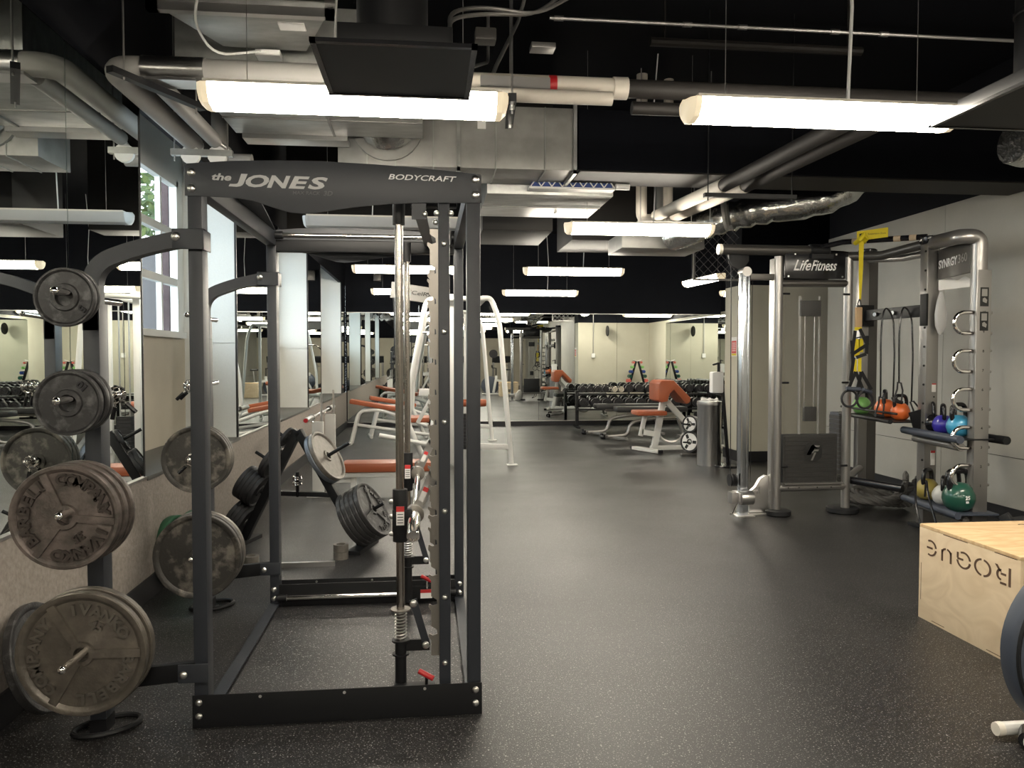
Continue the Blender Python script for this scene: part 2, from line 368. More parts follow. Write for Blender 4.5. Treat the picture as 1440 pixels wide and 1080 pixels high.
# right wall: panels with recessed joints
w2 = struct('wall_right', M().bb((RX+.012,FY,0),(RX+.16,9.08,CZ)), 'blackwall')
ys = [9.08, 6.92, 4.5, 2.1, -.3, -2.7, -5.1, FY]
for b, a in zip(ys, ys[1:]):
    build('wall_panel', M().bb((RX,a+.003,.12),(RX+.012,b-.003,.546)), 'rightwall', w2)
    build('wall_panel', M().bb((RX,a+.003,.552),(RX+.012,b-.003,2.86)), 'rightwall', w2)
struct('baseboard_right', M().bb((RX-.012,FY,0),(RX,9.08,.12)), 'base')
struct('wall_right_end', M().bb((RX+.16,8.98,0),(6.3,9.08,CZ)), 'blackwall')
struct('wall_gap', M().bb((6.25,9.08,0),(6.3,9.9,CZ)), 'blackwall')
# wall behind the camera
wf = struct('wall_front', M().bb((LX-.5,FY-.1,0),(RX+.16,FY,2.37)), 'panel')
struct('trim_front_upper', M().bb((LX-.5,FY-.1,2.37),(RX+.16,FY,CZ)), 'blackwall')
# outside the windows
tg = thing('neighbour_building', 'building clad in pinkish stone and red granite outside the recess window', 'building', (-4.1,12.3,-1))
build('facade', M().bb((-3.97,11.95,-1),(-3.80,12.2,7)), 'brick', tg)
build('cladding', M().bb((-4.9,12.3,-1),(-3.97,12.6,3.05)).bb((-3.79,12.3,-1),(-3.2,12.6,7)), 'pale', tg)
gt = thing('street_tree', 'yellow green tree seen through the top of the recess window', 'tree', (-6.9,18.5,-1))
build('trunk', M().tube([(-6.9,18.5,-1),(-6.8,18.5,1.5),(-6.9,18.6,3.4)], [.16,.13,.1], 8), 'pipeb', gt)
m = M(); rr = random.Random(3)
for i in range(60):
    p = V((-6.9+rr.gauss(0,.7), 18.5+rr.gauss(0,.8), 4.8+rr.gauss(0,.7)))
    for k in range(9):
        q = p+V((rr.uniform(-.4,.4),rr.uniform(-.4,.4),rr.uniform(-.4,.4))); a = V((rr.uniform(-1,1),rr.uniform(-1,1),rr.uniform(-1,1))).normalized(); b = a.orthogonal().normalized(); s = .16
        m.add([q+a*s, q+b*s*.5, q-a*s, q-b*s*.5], [(0,1,2,3)])
lf = build('foliage', m, 'leaf', gt); lf['kind'] = 'stuff'
struct('ground_outside', M().bb((-30,2,-1.2),(LX-.6,40,-1.0)), 'pale')

# ================================================================ LAMPS
def make_lamp(lit, label, loc, rz=0.):
    t = thing('pendant_lamp', label, 'light', loc, 'linear pendant lamps', rz, world=False)
    L = .635; prof = [(-.095,.045),(-.088,.005),(-.06,-.028),(0,-.040),(.06,-.028),(.088,.005),(.095,.045)]
    build('diffuser', M().prism(prof, (-L+.045,0,0), (0,1,0), (0,0,1), 2*L-.09), 'lamp' if lit else 'lampoff', t)
    build('housing', M().bb((-L+.03,-.098,.044),(L-.03,.098,.056)), 'plastic', t)
    for s in (-1, 1):
        m = M(); rings = []
        for k, (dx, f) in enumerate(((0,1.03),(.025,1.02),(.045,.8),(.055,.35))):
            rings.append([(s*(L-.047+dx), p[0]*f, .050-(.050-p[1])*f) for p in prof]+[(s*(L-.047+dx), .0, .058)])
        n = len(rings[0]); vs = [p for r_ in rings for p in r_]; fs = []
        for i in range(3):
            for k in range(n): fs.append((i*n+k,i*n+(k+1)%n,(i+1)*n+(k+1)%n,(i+1)*n+k))
        fs.append(tuple(range(n))); fs.append(tuple(3*n+k for k in range(n)))
        build('end_cap', m.add(vs, fs), 'cap' if lit else 'lampoff', t)
        build('hanger_wire', M().cyl((s*.45,0,.05),(s*.45,0,CZ-loc[2]),.0018,6), 'conduit', t)
    return t
lamps = [(-.29,3.35,1,'lit pendant lamp partly hidden by the black air diffuser'),(1.76,3.30,1,'brightest lit pendant lamp, at upper right in front of the dark ceiling'),
 (-.33,6.30,0,'unlit grey pendant lamp seen through the top of the smith machine'),(1.79,6.37,1,'lit pendant lamp hanging in front of the foil flex duct'),
 (-.26,9.55,1,'lit pendant lamp seen behind the smith machine posts'),(1.84,9.55,1,'lit pendant lamp third from the camera in the right row'),
 (-.26,12.75,1,'small lit pendant lamp beside the white cable machine sign'),(1.89,12.75,1,'farthest lit pendant lamp of the right row above the back mirror'),
 (-.29,.1,1,'added unseen pendant lamp overhead behind the camera on the left'),(1.76,.1,1,'added unseen pendant lamp overhead behind the camera on the right'),  # lamp rows carried on unseen behind the camera, added for reflection and fill
 (-.29,-3.1,1,'added unseen pendant lamp second behind the camera on the left'),(1.76,-3.1,1,'added unseen pendant lamp second behind the camera on the right')]
for i, (x, y, lit, lb) in enumerate(lamps):
    t = make_lamp(lit, lb, (x, y, 2.47))
    dx = .12 if x > 1 else -.1
    build('power_cord', M().tube([(dx,0,.05),(dx+.02,.01,.5),(dx-.01,0,.95),(dx+.03,0,CZ-2.47)], .005 if i != 1 else .008, 6), 'cord', t)
make_lamp(1, 'lit pendant lamp turned lengthwise, half hidden by the cream wall', (4.22,11.4,2.57), pi/2+.09)
make_lamp(1, 'added pendant lamp inside the mirrored dumbbell alcove, out of direct view', (5.55,12.5,2.47), 0)  # lamp added to the alcove, set out of direct view behind the wall
make_lamp(1, 'added unseen pendant lamp by the right wall behind the camera', (3.85,.1,2.47), 0)  # another unseen lamp added behind the camera for the mirrors
make_lamp(1, 'lit pendant lamp above the wooden box, out of the frame', (3.85,3.3,2.47+.25), 0)
# ================================================================ CEILING SERVICES
def rod(m, x, y, z): m.cyl((x,y,z),(x,y,CZ),.005,6)
def diffuser_box(name_label, x0, x1, y0, y1, z, rx, ry):
    t = thing('air_diffuser', name_label, 'air vent', ((x0+x1)/2,(y0+y1)/2,z))
    build('plenum', M().bb((x0+.08,y0+.08,z+.012),(x1-.08,y1-.08,z+.10)), 'black', t, .004)
    build('face_frame', M().bb((x0,y0,z),(x1,y0+.02,z+.014)).bb((x0,y1-.02,z),(x1,y1,z+.014)).bb((x0,y0,z),(x0+.02,y1,z+.014)).bb((x1-.02,y0,z),(x1,y1,z+.014)), 'blackgloss', t)
    build('perforated_face', M().bb((x0+.02,y0+.02,z+.004),(x1-.02,y1-.02,z+.010)), 'smoke', t)
    build('round_duct', M().lathe([(.13,z+.10),(.13,z+.42),(.136,z+.425),(.136,z+.44),(.13,z+.445),(.13,CZ)], (rx,ry,0), (0,0,1), 28), 'black', t)
    return t
diffuser_box('black square air diffuser hanging in front of the left lamp', -.375, .172, 2.58, 3.10, 2.425, -.12, 2.90)
diffuser_box('black square air diffuser cut off by the right edge at the top', 2.24, 2.79, 2.68, 3.26, 2.43, 2.62, 3.02)
# galvanised fan unit at the top left
t = thing('fan_coil_unit', 'galvanised fan unit with flange at the top left of the frame', 'ventilation unit', (-.8,3.7,2.95))
build('casing', M().prism([(-1.17,3.62),(-.44,3.60),(-.60,4.04),(-1.0,4.02)], (0,0,2.95), (1,0,0), (0,1,0), .35), 'galv', t, .003)
build('flange', M().bb((-1.22,3.58,2.93),(-.40,3.62,2.97)).bb((-1.22,3.58,2.93),(-1.17,3.62,3.03)).bb((-.45,3.58,2.93),(-.40,3.62,3.03)), 'steel', t)
build('frame_channel', M().bb((-1.24,3.50,3.0),(-.38,3.56,3.06)), 'conduit', t)
for x in (-1.195,-.425): build('bolt', M().cyl((x,3.565,2.975),(x,3.58,2.975),.011,8), 'bolt', t)
build('rating_label', M().bb((-.68,3.70,2.944),(-.56,3.78,2.95)), 'label', t)
tag(single('junction_box', M().bb((-.84,3.98,2.90),(-.72,4.06,2.93)), 'label', 'small white control box under the galvanised fan unit', 'box', bev=.003), 'small white control box under the galvanised fan unit', 'box')
single('white_cable', M().tube(bend([(-.80,4.0,2.93),(-.98,3.75,2.80),(-1.0,3.5,2.86),(-.93,3.42,3.02),(-.6,3.40,3.06),(-.45,3.45,3.04)],.15), .006, 8), 'cord', 'white cable looping down from the galvanised fan unit', 'cable')
# insulated pipes: across the room and along the mirror
t = thing('insulated_pipe', 'large grey insulated pipe bending from the left wall across the ceiling', 'pipe', (-.5,3.92,2.7))
build('pipe_run', M().tube(bend([(-1.50,5.25,2.79),(-1.50,3.92,2.79),(.0,3.92,2.785)],.12,6), .058, 18), 'pipeg', t)
build('end_sleeve', M().cyl((-1.50,5.25,2.79),(-1.50,5.30,2.79),.05,16), 'steel', t)
m = M()
for x, l in ((-1.25,.30),): m.bb((x-.13,3.855,2.72),(x+.16,3.985,2.733))
build('saddle', m.lathe([(.061,-.13),(.0615,.16)], (-1.22,3.92,2.79), (1,0,0), 20), 'steel', t)
t = thing('insulated_pipe', 'second grey insulated pipe running along the mirror to the strut', 'pipe', (-1.33,4.5,2.7))
build('pipe_run', M().tube([(-1.335,4.06,2.78),(-1.335,5.12,2.78)], .045, 16), 'pipeg', t)
build('copper_stub', M().cyl((-1.335,5.12,2.78),(-1.30,5.32,2.775),.02,12), 'steel', t)
t = thing('insulated_pipe', 'white insulated pipe with grey saddles right of the black diffuser', 'pipe', (.5,3.92,2.7))
build('pipe_run', M().tube([(.10,3.92,2.785),(1.02,3.92,2.785)], .05, 18), 'pipe', t)
build('pipe_cap', M().cyl((.955,3.92,2.785),(1.03,3.92,2.785),.056,18), 'pipe', t)
build('saddle', M().bb((.27,3.85,2.735),(.62,3.865,2.80)).bb((.27,3.85,2.735),(.62,3.98,2.745)), 'conduit', t)
build('red_band', M().lathe([(.0515,0),(.0515,.04)],(.62,3.92,2.785),(1,0,0),18), 'red', t)
build('collar', M().cyl((.13,3.92,2.785),(.19,3.92,2.785),.062,18), 'pipe', t)
single('insulated_pipe', M().tube([(.22,3.83,2.70),(.93,3.83,2.70)], .034, 14), 'pipe', 'thinner white pipe directly below the white insulated pipe', 'pipe')
single('dark_pipe', M().tube([(1.03,3.92,2.785),(4.9,3.92,2.785)], .047, 14), 'pipeb', 'long dark brown pipe running to the right behind the bright lamp', 'pipe')
single('dark_pipe', M().tube([(1.1,4.08,2.74),(4.9,4.08,2.74)], .035, 12), 'pipeb', 'thinner dark pipe just below the long dark brown pipe', 'pipe')
# hangers
t = thing('pipe_hanger', 'black strut trapeze under the bend of the grey pipe at the left', 'hanger', (-1.3,4.0,2.70))
build('strut', M().bar((-1.42,3.70,2.705),(-1.16,4.22,2.705),.04,.03), 'black', t)
m = M(); rod(m,-1.38,3.76,2.68); rod(m,-1.18,4.18,2.66); parts('threaded_rod', m, 'conduit', t)
t = thing('pipe_hanger', 'galvanised strut carrying the ends of the two grey pipes', 'hanger', (-1.42,5.18,2.70))
build('strut', M().bb((-1.62,5.16,2.695),(-1.24,5.20,2.735)), 'galv', t)
m = M(); rod(m,-1.60,5.18,2.66); rod(m,-1.27,5.18,2.66); parts('threaded_rod', m, 'conduit', t)
m = M()
for x in (-1.5,-1.335): m.lathe([(.05,-.015),(.06,-.015),(.06,.015),(.05,.015)], (x,5.18,2.70), (0,1,0), 16)
parts('pipe_clamp', m, 'label', t)
t = thing('pipe_hanger', 'strut with two long threaded rods holding the white pipe', 'hanger', (.45,3.9,2.6))
build('strut', M().bar((.41,3.68,2.64),(.44,4.12,2.64),.04,.04), 'black', t)
m = M(); rod(m,.415,3.74,2.58); rod(m,.44,4.05,2.6); parts('threaded_rod', m, 'steel', t)
m = M(); m.cyl((.415,3.74,2.60),(.415,3.74,2.625),.012,6); m.cyl((.44,4.05,2.60),(.44,4.05,2.625),.012,6); parts('nut', m, 'bolt', t)
single('pipe_elbow', M().tube(bend([(-1.42,5.56,CZ),(-1.42,5.56,2.76),(-1.20,5.56,2.76)],.1), .052, 16), 'pipeg', 'short grey pipe elbow just beyond the galvanised strut', 'pipe')
# big flat unit behind the left lamp
t = thing('fan_coil_unit', 'flat galvanised unit behind the left lamp', 'ventilation unit', (-.65,4.8,2.9))
build('casing', M().bb((-1.26,4.10,2.90),(-.02,5.36,3.2)), 'galv', t, .004)
parts('filter_rail', M().bb((-1.22,5.38,2.87),(-.53,5.52,2.90)).bb((-1.22,5.36,2.87),(-.53,5.39,2.98)), 'steel', t)
parts('seam', M().bb((-1.26,5.0,2.893),(-.02,5.015,2.901)).bb((-.62,4.1,2.893),(-.605,5.36,2.901)), 'galvd', t)
# main duct across the room
t = thing('rectangular_duct', 'wide galvanised duct crossing the ceiling behind the smith machine', 'duct', (.25,5.9,2.77))
build('duct_body', M().bb((-.62,5.6,2.77),(1.08,6.08,3.22)), 'galvd', t, .004)
m = M()
for x in (-.42,-.22,.05,.50,.86): m.bb((x,5.592,2.77),(x+.008,5.6,3.22)); m.bb((x,5.6,2.763),(x+.008,6.08,2.77))
parts('cross_break', m, 'galv', t)
m = M()
for x in (.22,1.07): m.bb((x,5.57,2.74),(x+.025,5.6,3.25)); m.bb((x,5.57,2.74),(x+.025,6.1,2.77))
parts('flange', m, 'galv', t)
build('tag_label', M().bb((.37,5.59,3.05),(.43,5.598,3.16)), 'label', t)
build('collar', M().lathe([(.25,0),(.25,-.03),(.20,-.03)], (-.27,5.6,3.05),(0,1,0),32), 'galvd', t)
single('flexible_duct', M().tube(bend([(-.27,5.58,3.05),(-.27,5.44,3.10),(-.28,5.30,3.5),(-.3,5.3,3.95)],.14), .205, 28), 'foil', 'foil flex duct stub entering the galvanised duct left of centre', 'duct')
t = thing('rectangular_duct', 'black painted duct continuing to the right of the galvanised duct', 'duct', (2.9,5.9,2.78))
build('duct_body', M().bb((1.11,5.6,2.78),(4.93,6.08,3.22)), 'ceil', t, .004)
build('duct_underside', M().bb((1.13,5.62,2.772),(4.9,6.06,2.78)), 'pipeb', t)
# second fan unit with pleated filter
t = thing('fan_coil_unit', 'galvanised unit with pleated filter right of the smith machine header', 'ventilation unit', (1.0,6.6,2.7))
build('casing', M().bb((.48,6.12,2.70),(1.50,7.10,2.98)), 'galv', t, .004)
parts('filter_frame', M().bb((.80,5.98,2.72),(1.48,6.10,2.735)).bb((.80,5.98,2.79),(1.48,6.10,2.80)), 'label', t)
m = M()
for k in range(8):
    x = .81+k*.083; m.bar((x,5.975,2.735),(x+.042,5.975,2.79),.006,.008); m.bar((x+.042,5.975,2.79),(x+.083,5.975,2.735),.006,.008)
parts('filter_zigzag', m, 'label', t)
build('filter_media', M().bb((.82,5.99,2.735),(1.46,6.10,2.79)), 'blue', t)
build('filter_tab', M().cyl((1.49,6.0,2.75),(1.60,6.0,2.75),.025,12), 'label', t)
build('seam', M().bb((.48,6.6,2.693),(1.5,6.612,2.701)), 'galvd', t)
build('bolt', M().cyl((1.15,6.85,2.69),(1.15,6.85,2.70),.012,8), 'bolt', t)
# dark ducts further away
for (x0,y0,z0,x1,y1,z1,lb) in ((.55,7.6,2.66,1.25,8.6,2.9,'small dark duct beyond the galvanised unit'),(-1.5,8.6,2.75,.3,9.0,3.1,'long dark duct beyond the unlit lamp'),(1.6,8.4,2.70,2.6,9.4,2.95,'dark duct behind the lit lamp beside the foil duct')):
    single('rectangular_duct', M().bb((x0,y0,z0),(x1,y1,CZ)), 'pipeb', lb, 'duct', bev=.004)
single('rectangular_duct', M().bb((1.98,7.7,2.52),(2.85,8.3,2.68)).bb((2.4,7.9,2.68),(2.5,8.0,CZ)), 'galvd', 'low galvanised duct just below the foil duct', 'duct', bev=.004)
# foil flex duct at the right
t = thing('flexible_duct', 'long silver foil flex duct sweeping to the right', 'duct', (2.9,6.6,2.6))
pts = bend([(2.45,7.5,2.60),(2.62,6.95,2.66),(2.95,6.72,2.73),(3.62,6.5,2.80),(4.05,6.5,3.2)],.5,8)
build('foil_sleeve', M().tube(pts, [.13+.012*sin(i*2.1) for i in range(len(pts))], 22), 'foil', t)
build('strap', M().lathe([(.15,-.012),(.152,.012)], (2.66,6.68,2.69), (.7,-.4,.1), 22), 'galvd', t)
single('flexible_duct', M().tube(bend([(3.55,4.35,2.72),(3.72,4.35,2.70),(3.9,4.4,2.8),(4.2,4.6,3.1)],.2,5), [.14,.15,.14,.155,.14,.15,.14,.155,.14,.15,.14,.14,.14,.14][:14], 18), 'foil', 'crumpled foil duct at the right edge below the ceiling', 'duct')
# pipes along the room between the ducts
for dx, lb in ((0,'brown pipe with white lower end, left one of the diagonal pair'),(.17,'brown pipe with white lower end, right one of the diagonal pair')):
    t = thing('diagonal_pipe', lb, 'pipe', (2.2+dx,5.5,2.62), 'diagonal pipes beyond the bright lamp')
    build('dark_section', M().tube([(2.26+dx,3.9,2.67),(2.18+dx,5.55,2.67)], .05, 14), 'pipeb', t)
    build('white_section', M().tube([(2.18+dx,5.50,2.67),(2.05+dx,6.75,2.67)], .052, 14), 'pipe', t)
t = thing('pipe_hanger', 'dark trapeze hanger crossing above the diagonal pipes', 'hanger', (2.4,5.53,2.58))
build('strut', M().bb((2.04,5.51,2.585),(2.75,5.55,2.615)), 'black', t)
m = M(); rod(m,2.07,5.53,2.56); rod(m,2.72,5.53,2.56); parts('threaded_rod', m, 'black', t)
t = thing('pipe_hanger', 'lower trapeze hanger at the white ends of the diagonal pipes', 'hanger', (2.2,6.70,2.58))
build('strut', M().bb((1.86,6.68,2.585),(2.56,6.72,2.612)), 'conduit', t)
m = M(); rod(m,1.89,6.70,2.56); rod(m,2.53,6.70,2.56); parts('threaded_rod', m, 'conduit', t)
single('pipe_elbow', M().tube(bend([(1.94,6.85,CZ),(1.94,6.85,2.64),(2.10,6.80,2.66)],.12), .05, 14), 'pipe', 'white vertical pipe ending in an elbow above the hanger', 'pipe')
single('vertical_pipe', M().cyl((2.22,6.95,2.66),(2.22,6.95,CZ),.045,14), 'pipe', 'short white vertical pipe right of the white elbow', 'pipe')
# conduits, cables and small boxes
t = thing('conduit_run', 'thin steel conduit crossing the upper ceiling to the right', 'conduit', (2.5,5.0,3.6))
build('tube', M().cyl((.8,5.0,3.60),(4.9,5.0,3.60),.012,8), 'conduit', t)
for x in (.86,1.72,2.1,2.75,3.1): build('coupling', M().cyl((x-.03,5.0,3.6),(x+.03,5.0,3.6),.018,8), 'conduit', t)
single('conduit_run', M().cyl((1.5,5.1,3.52),(3.0,5.1,3.52),.03,10).cyl((1.6,5.1,3.52),(1.6,5.1,CZ),.006,6).cyl((2.9,5.1,3.52),(2.9,5.1,CZ),.006,6), 'pipeb', 'dark conduit just below the thin steel conduit', 'conduit')
single('conduit_run', M().tube(bend([(.40,5.0,3.60),(.40,5.0,3.3),(.20,4.2,2.95),(.20,4.0,2.86)],.06), .011, 8), 'conduit', 'slanting steel conduit left of the two threaded rods', 'conduit')
single('conduit_run', M().tube(bend([(.62,4.6,3.66),(.55,4.6,3.4),(.36,4.0,2.9),(.34,3.95,2.84)],.06), .011, 8), 'conduit', 'second slanting steel conduit beside the threaded rods', 'conduit')
single('junction_box', M().bb((.28,4.4,3.20),(.40,4.5,3.27)), 'darksilver', 'round grey junction box on the slanting conduit', 'box', bev=.01)
single('junction_box', M().bb((.60,4.4,3.17),(.74,4.5,3.20)), 'conduit', 'flat grey cover plate beside the threaded rods', 'box', bev=.004)
for k, lb in ((0,'armoured cable looping from the black diffuser duct'),(1,'second armoured cable below the looping one')):
    single('armoured_cable', M().tube(bend([(.10,3.15,2.70),(.10,3.3,2.86-.03*k),(.25,3.4,2.93-.03*k),(.50,3.5,2.95),(.70,3.6,3.1+.05*k)],.1), .009, 8), 'conduit', lb, 'cable')
# wire mesh panel beside the black column
t = thing('wire_mesh', 'diamond wire mesh panel above the cream wall', 'mesh', (4.0,9.95,2.5))
m = M()
for k in range(-6, 10):
    a = 3.6+k*.12
    for s in (1,-1):
        x0 = a; z0 = 2.45 if s > 0 else 3.2; x1 = a+.75; z1 = 3.2 if s > 0 else 2.45
        lo, hi = 3.55, 4.16; q0 = max(lo,x0); q1 = min(hi,x1)
        if q1 > q0: m.cyl((q0,9.95,z0+(z1-z0)*(q0-x0)/(x1-x0)),(q1,9.95,z0+(z1-z0)*(q1-x0)/(x1-x0)),.004,5)
o = build('mesh_wire', m, 'conduit', t); o['kind'] = 'stuff'
build('mesh_frame', M().bb((3.53,9.94,2.43),(4.18,9.97,2.455)).bb((3.53,9.94,2.43),(3.555,9.97,3.22)).bb((3.53,9.94,3.2),(4.18,9.97,3.22)), 'conduit', t)
single('mesh_hanger', M().cyl((3.54,9.96,3.22),(3.54,9.96,CZ),.008,6), 'conduit', 'thin rod holding up the wire mesh panel', 'rod')
single('wall_speaker', M().bb((-1.05,15.6,2.93),(-.90,15.74,3.12)), 'darksilver', 'small dark speaker high on the black back wall', 'speaker', bev=.01)
# ================================================================ SMITH MACHINE
XL, XR, YN, YF_, ZT = -.88, .208, 2.985, 4.40, 2.13
t = SM = thing('smith_machine', 'tall charcoal smith machine with a curved lettered header in the foreground', 'exercise machine', ((XL+XR)/2,3.7,0))
def bolt(m, p, ax, r=.0135):
    ax = V(ax); p = V(p); m.lathe([(r,0),(r,.003),(r*.72,.008),(r*.45,.0095),(0,.0095)], p, ax, 14); return m
for (x0,x1,y0,lab) in ((XL,XL+.052,YN,0),(XR-.052,XR,YN,1),(XL,XL+.052,YF_-.0,2),(XR-.052,XR,YF_,3)):
    build('post', M().bb((x0,y0,.012),(x1,y0+.076,ZT-.03)), 'frame', t, .004)
build('post', M().bb((.046,YN+.012,.10),(.090,YN+.07,ZT-.05)), 'frame', t, .004)
build('post', M().bb((.046,YF_,.10),(.090,YF_+.06,ZT-.05)), 'frame', t, .004)
def hdr(y):
    P = [(XL-.006,0.0),(XL-.006,.112),(XL+.01,.118)]
    top = [(-.70,.131),(-.45,.136),(-.2,.134),(.0,.125),(.12,.116)]
    P = [(XL-.006,1.999),(XL-.006,2.108),(XL+.004,2.117),(-.72,2.131),(-.55,2.137),(-.38,2.138),(-.2,2.133),(-.05,2.125),(.08,2.116),(XR,2.106),(XR+.004,2.10),(XR+.004,1.996),
         (.0,1.992),(-.14,1.984),(-.25,1.972),(-.34,1.958),(-.41,1.945),(-.46,1.941),(-.51,1.945),(-.57,1.962),(-.64,1.985),(-.70,1.994)]
    return M().prism(P, (0,y,0), (1,0,0), (0,0,1), -.0045)
hd = build('header_plate', hdr(YN-.0065), 'frame', t, .0008)
hd2 = build('header_plate', hdr(YF_+.082), 'frame', t, .0008)
L1 = M(); up = (0,0,1); ux = (1,0,0)
yt = YN-.0068
build('lettering', M().fit('the', (-.789,yt,2.058), (1,0,-.02), up, .070, .026, .22, .03), 'print', hd)
J = [(-.683,2.0835),(-.660,2.0835),(-.674,2.049),(-.679,2.042),(-.687,2.0375),(-.700,2.0355),(-.729,2.0365),(-.724,2.0455),(-.706,2.0455),(-.698,2.047),(-.694,2.052)]
build('big_letter', M().prism(J, (0,yt,0), ux, up, .0008), 'print', hd)
wd = (.074,.076,.068,.064); x_ = -.667
for ch, w_ in zip('ONES', wd):
    build('big_letter', M().fit(ch, (x_,yt,2.0355+(x_+.667)*-.012), (1,0,-.012), up, w_+.010, .0465, .26, .035), 'print', hd); x_ += w_+.0025
build('model_print', M().fit('MAX RACK', (-.497,yt,2.012), ux, up, .100, .013, .1, .01), 'dimprint', hd)
build('model_print', M().fit('3D', (-.384,yt,2.010), ux, up, .034, .018, .2, .02), 'dimprint', hd)
build('lettering', M().fit('BODYCRAFT', (-.142,yt,2.077), (1,0,-.014), up, .258, .0205, .25, .012), 'whiteprint', hd)
m = M()
for x in (XL+.018, XR-.020):
    for z in (2.084, 2.026): bolt(m, (x,YN-.006,z), (0,-1,0), .015)
parts('bolt', m, 'bolt', t)
# side beams at the top, cross tubes
build('side_beam', M().bb((XL,YN+.08,2.02),(XL+.052,YF_,2.10)), 'frame', t, .004)
build('side_beam', M().bb((XR-.052,YN+.08,2.02),(XR,YF_,2.10)), 'frame', t, .004)
build('top_gusset', M().prism([(XL+.052,YN+.07),(XL+.20,YN+.07),(XL+.052,YF_)], (0,0,2.10), (1,0,0), (0,1,0), .006), 'frame', t)
build('cross_beam', M().bb((XL+.05,YF_+.002,1.99),(XR-.05,YF_+.062,2.055)), 'black', t, .004)
# slide shafts of the moving carriage
for y in (YN+.075, YF_-.02):
    for z in (2.075, .055):
        if y < 4 and z > 1: continue
        sh = build('slide_shaft', M().cyl((XL+.09,y,z),(XR-.09,y,z),.0135,14), 'chrome', t)
        parts('shaft_end', M().cyl((XL+.045,y,z),(XL+.095,y,z),.021,14).cyl((XR-.095,y,z),(XR-.045,y,z),.021,14), 'black', sh)
# base plates
for y, s in ((YN-.006,-1),(YF_+.085,1)):
    b = build('base_plate', M().bb((XL-.004,min(y,y+s*.006),.0),(XR+.003,max(y,y+s*.006),.125)), 'black', t, .001)
    m = M()
    for x, z in ((XL+.02,.098),(XL+.02,.045),(XR-.022,.098),(XR-.022,.045)): bolt(m, (x,y+s*.006 if s<0 else YF_-.002,z), (0,-1,0), .013)
    parts('bolt', m, 'bolt', b)
    m = M()
    for x in (-.635,-.32,-.012): m.cyl((x,y-.007,.111),(x,y+.001,.111),.006,10)
    parts('rivet', m, 'bolt', b)
build('base_plate', M().bb((XL+.05,YF_-.003,.0),(XR-.05,YF_+.003,.125)), 'black', t, .001)
parts('base_strip', M().bb((XL,YN+.07,.012),(XL+.052,YF_,.02)).bb((XR-.052,YN+.07,.012),(XR,YF_,.02)), 'frame', t)
m = M()
for x, z in ((XL+.026,.10),(XL+.026,.05),(XR-.026,.10),(XR-.026,.05),(XL+.026,2.04),(XR-.026,2.04)): bolt(m, (x,YF_,z), (0,-1,0), .012)
for z in (1.84,1.50,1.15,.80,.46,.20)+(): bolt(m, (.068,YN+.012,z-.0), (0,-1,0), .0115)
parts('bolt', m, 'bolt', t)
# diagonal straps from header down to the inner cross tube
build('hanger_strap', M().bar((-.035,YN+.02,2.0),(.015,4.38,2.03),.05,.008).bb((-.055,YN+.0,1.93),(-.0,YN+.01,2.0)), 'frame', t)
build('upper_carriage', M().bb((-.06,YN+.05,1.99),(.12,YN+.10,2.03)).bb((-.01,YF_-.05,2.03),(.14,YF_-.005,2.11)), 'black', t, .003)
m = M()
for p in ((-.005,YN-.0,1.95),(.04,YN+.006,1.955),(.095,YN+.006,1.955),(.035,YN+.006,1.92)): bolt(m, p, (0,-1,0), .011)
parts('bolt', m, 'bolt', t)
# notched catch plates
def notched(y):
    P = [(.050,.22),(.050,1.90)]; z = 1.90
    Q = [(.014,1.90)]
    n = 14; dz = 1.66/n
    for k in range(n):
        a = 1.90-k*dz
        Q += [(.014,a-.02),(.036,a-.034),(.038,a-.052),(.020,a-.058),(.006,a-.050),(.003,a-.062),(.014,a-.078)]
    Q.append((.014,.22)); return M().prism(P[:1]+P[1:]+Q, (0,y,0), (1,0,0), (0,0,1), .005)
build('catch_plate', notched(YN+.045), 'catch', t)
build('catch_plate', notched(YF_+.02), 'catch', t)
# guide rods with spring and foot
for y, s in ((3.09,1),(4.28,1)):
    x = -.108
    r = build('guide_rod', M().cyl((x,y,.06),(x,y,2.02),.0165,20), 'rodm', t)
    build('rod_cap', M().cyl((x,y,1.925),(x,y,2.03),.024,18), 'black', r)
    zb = .16 if y < 4 else .19
    build('rod_foot', M().cyl((x,y,.04),(x,y,zb+.10),.023,18).cyl((x,y,zb+.045),(x,y,zb+.051),.034,20).cyl((x,y,zb+.10),(x,y,zb+.107),.036,20)
          .bb((x+.01,y-.006,zb+.06),(x+.115,y+.006,zb+.105)), 'black', r)
    build('spring', M().helix((x,y,zb+.11),(x,y,zb+.225),.0235,.0032,9), 'steel', r)
    build('spring_washer', M().lathe([(.017,0),(.040,0),(.040,.005),(.017,.005)],(x,y,zb+.227),(0,0,1),24), 'irongb', r)
    lv = build('safety_lever', M().bar((x+.105,y-.011,zb+.08),(x+.05,y-.011,zb+.27),.006,.030,(1,0,0)), 'frame', r)
    parts('bolt', bolt(bolt(M(), (x+.10,y-.015,zb+.085), (0,-1,0), .015), (x+.052,y-.015,zb+.255), (0,-1,0), .015), 'bolt', r)
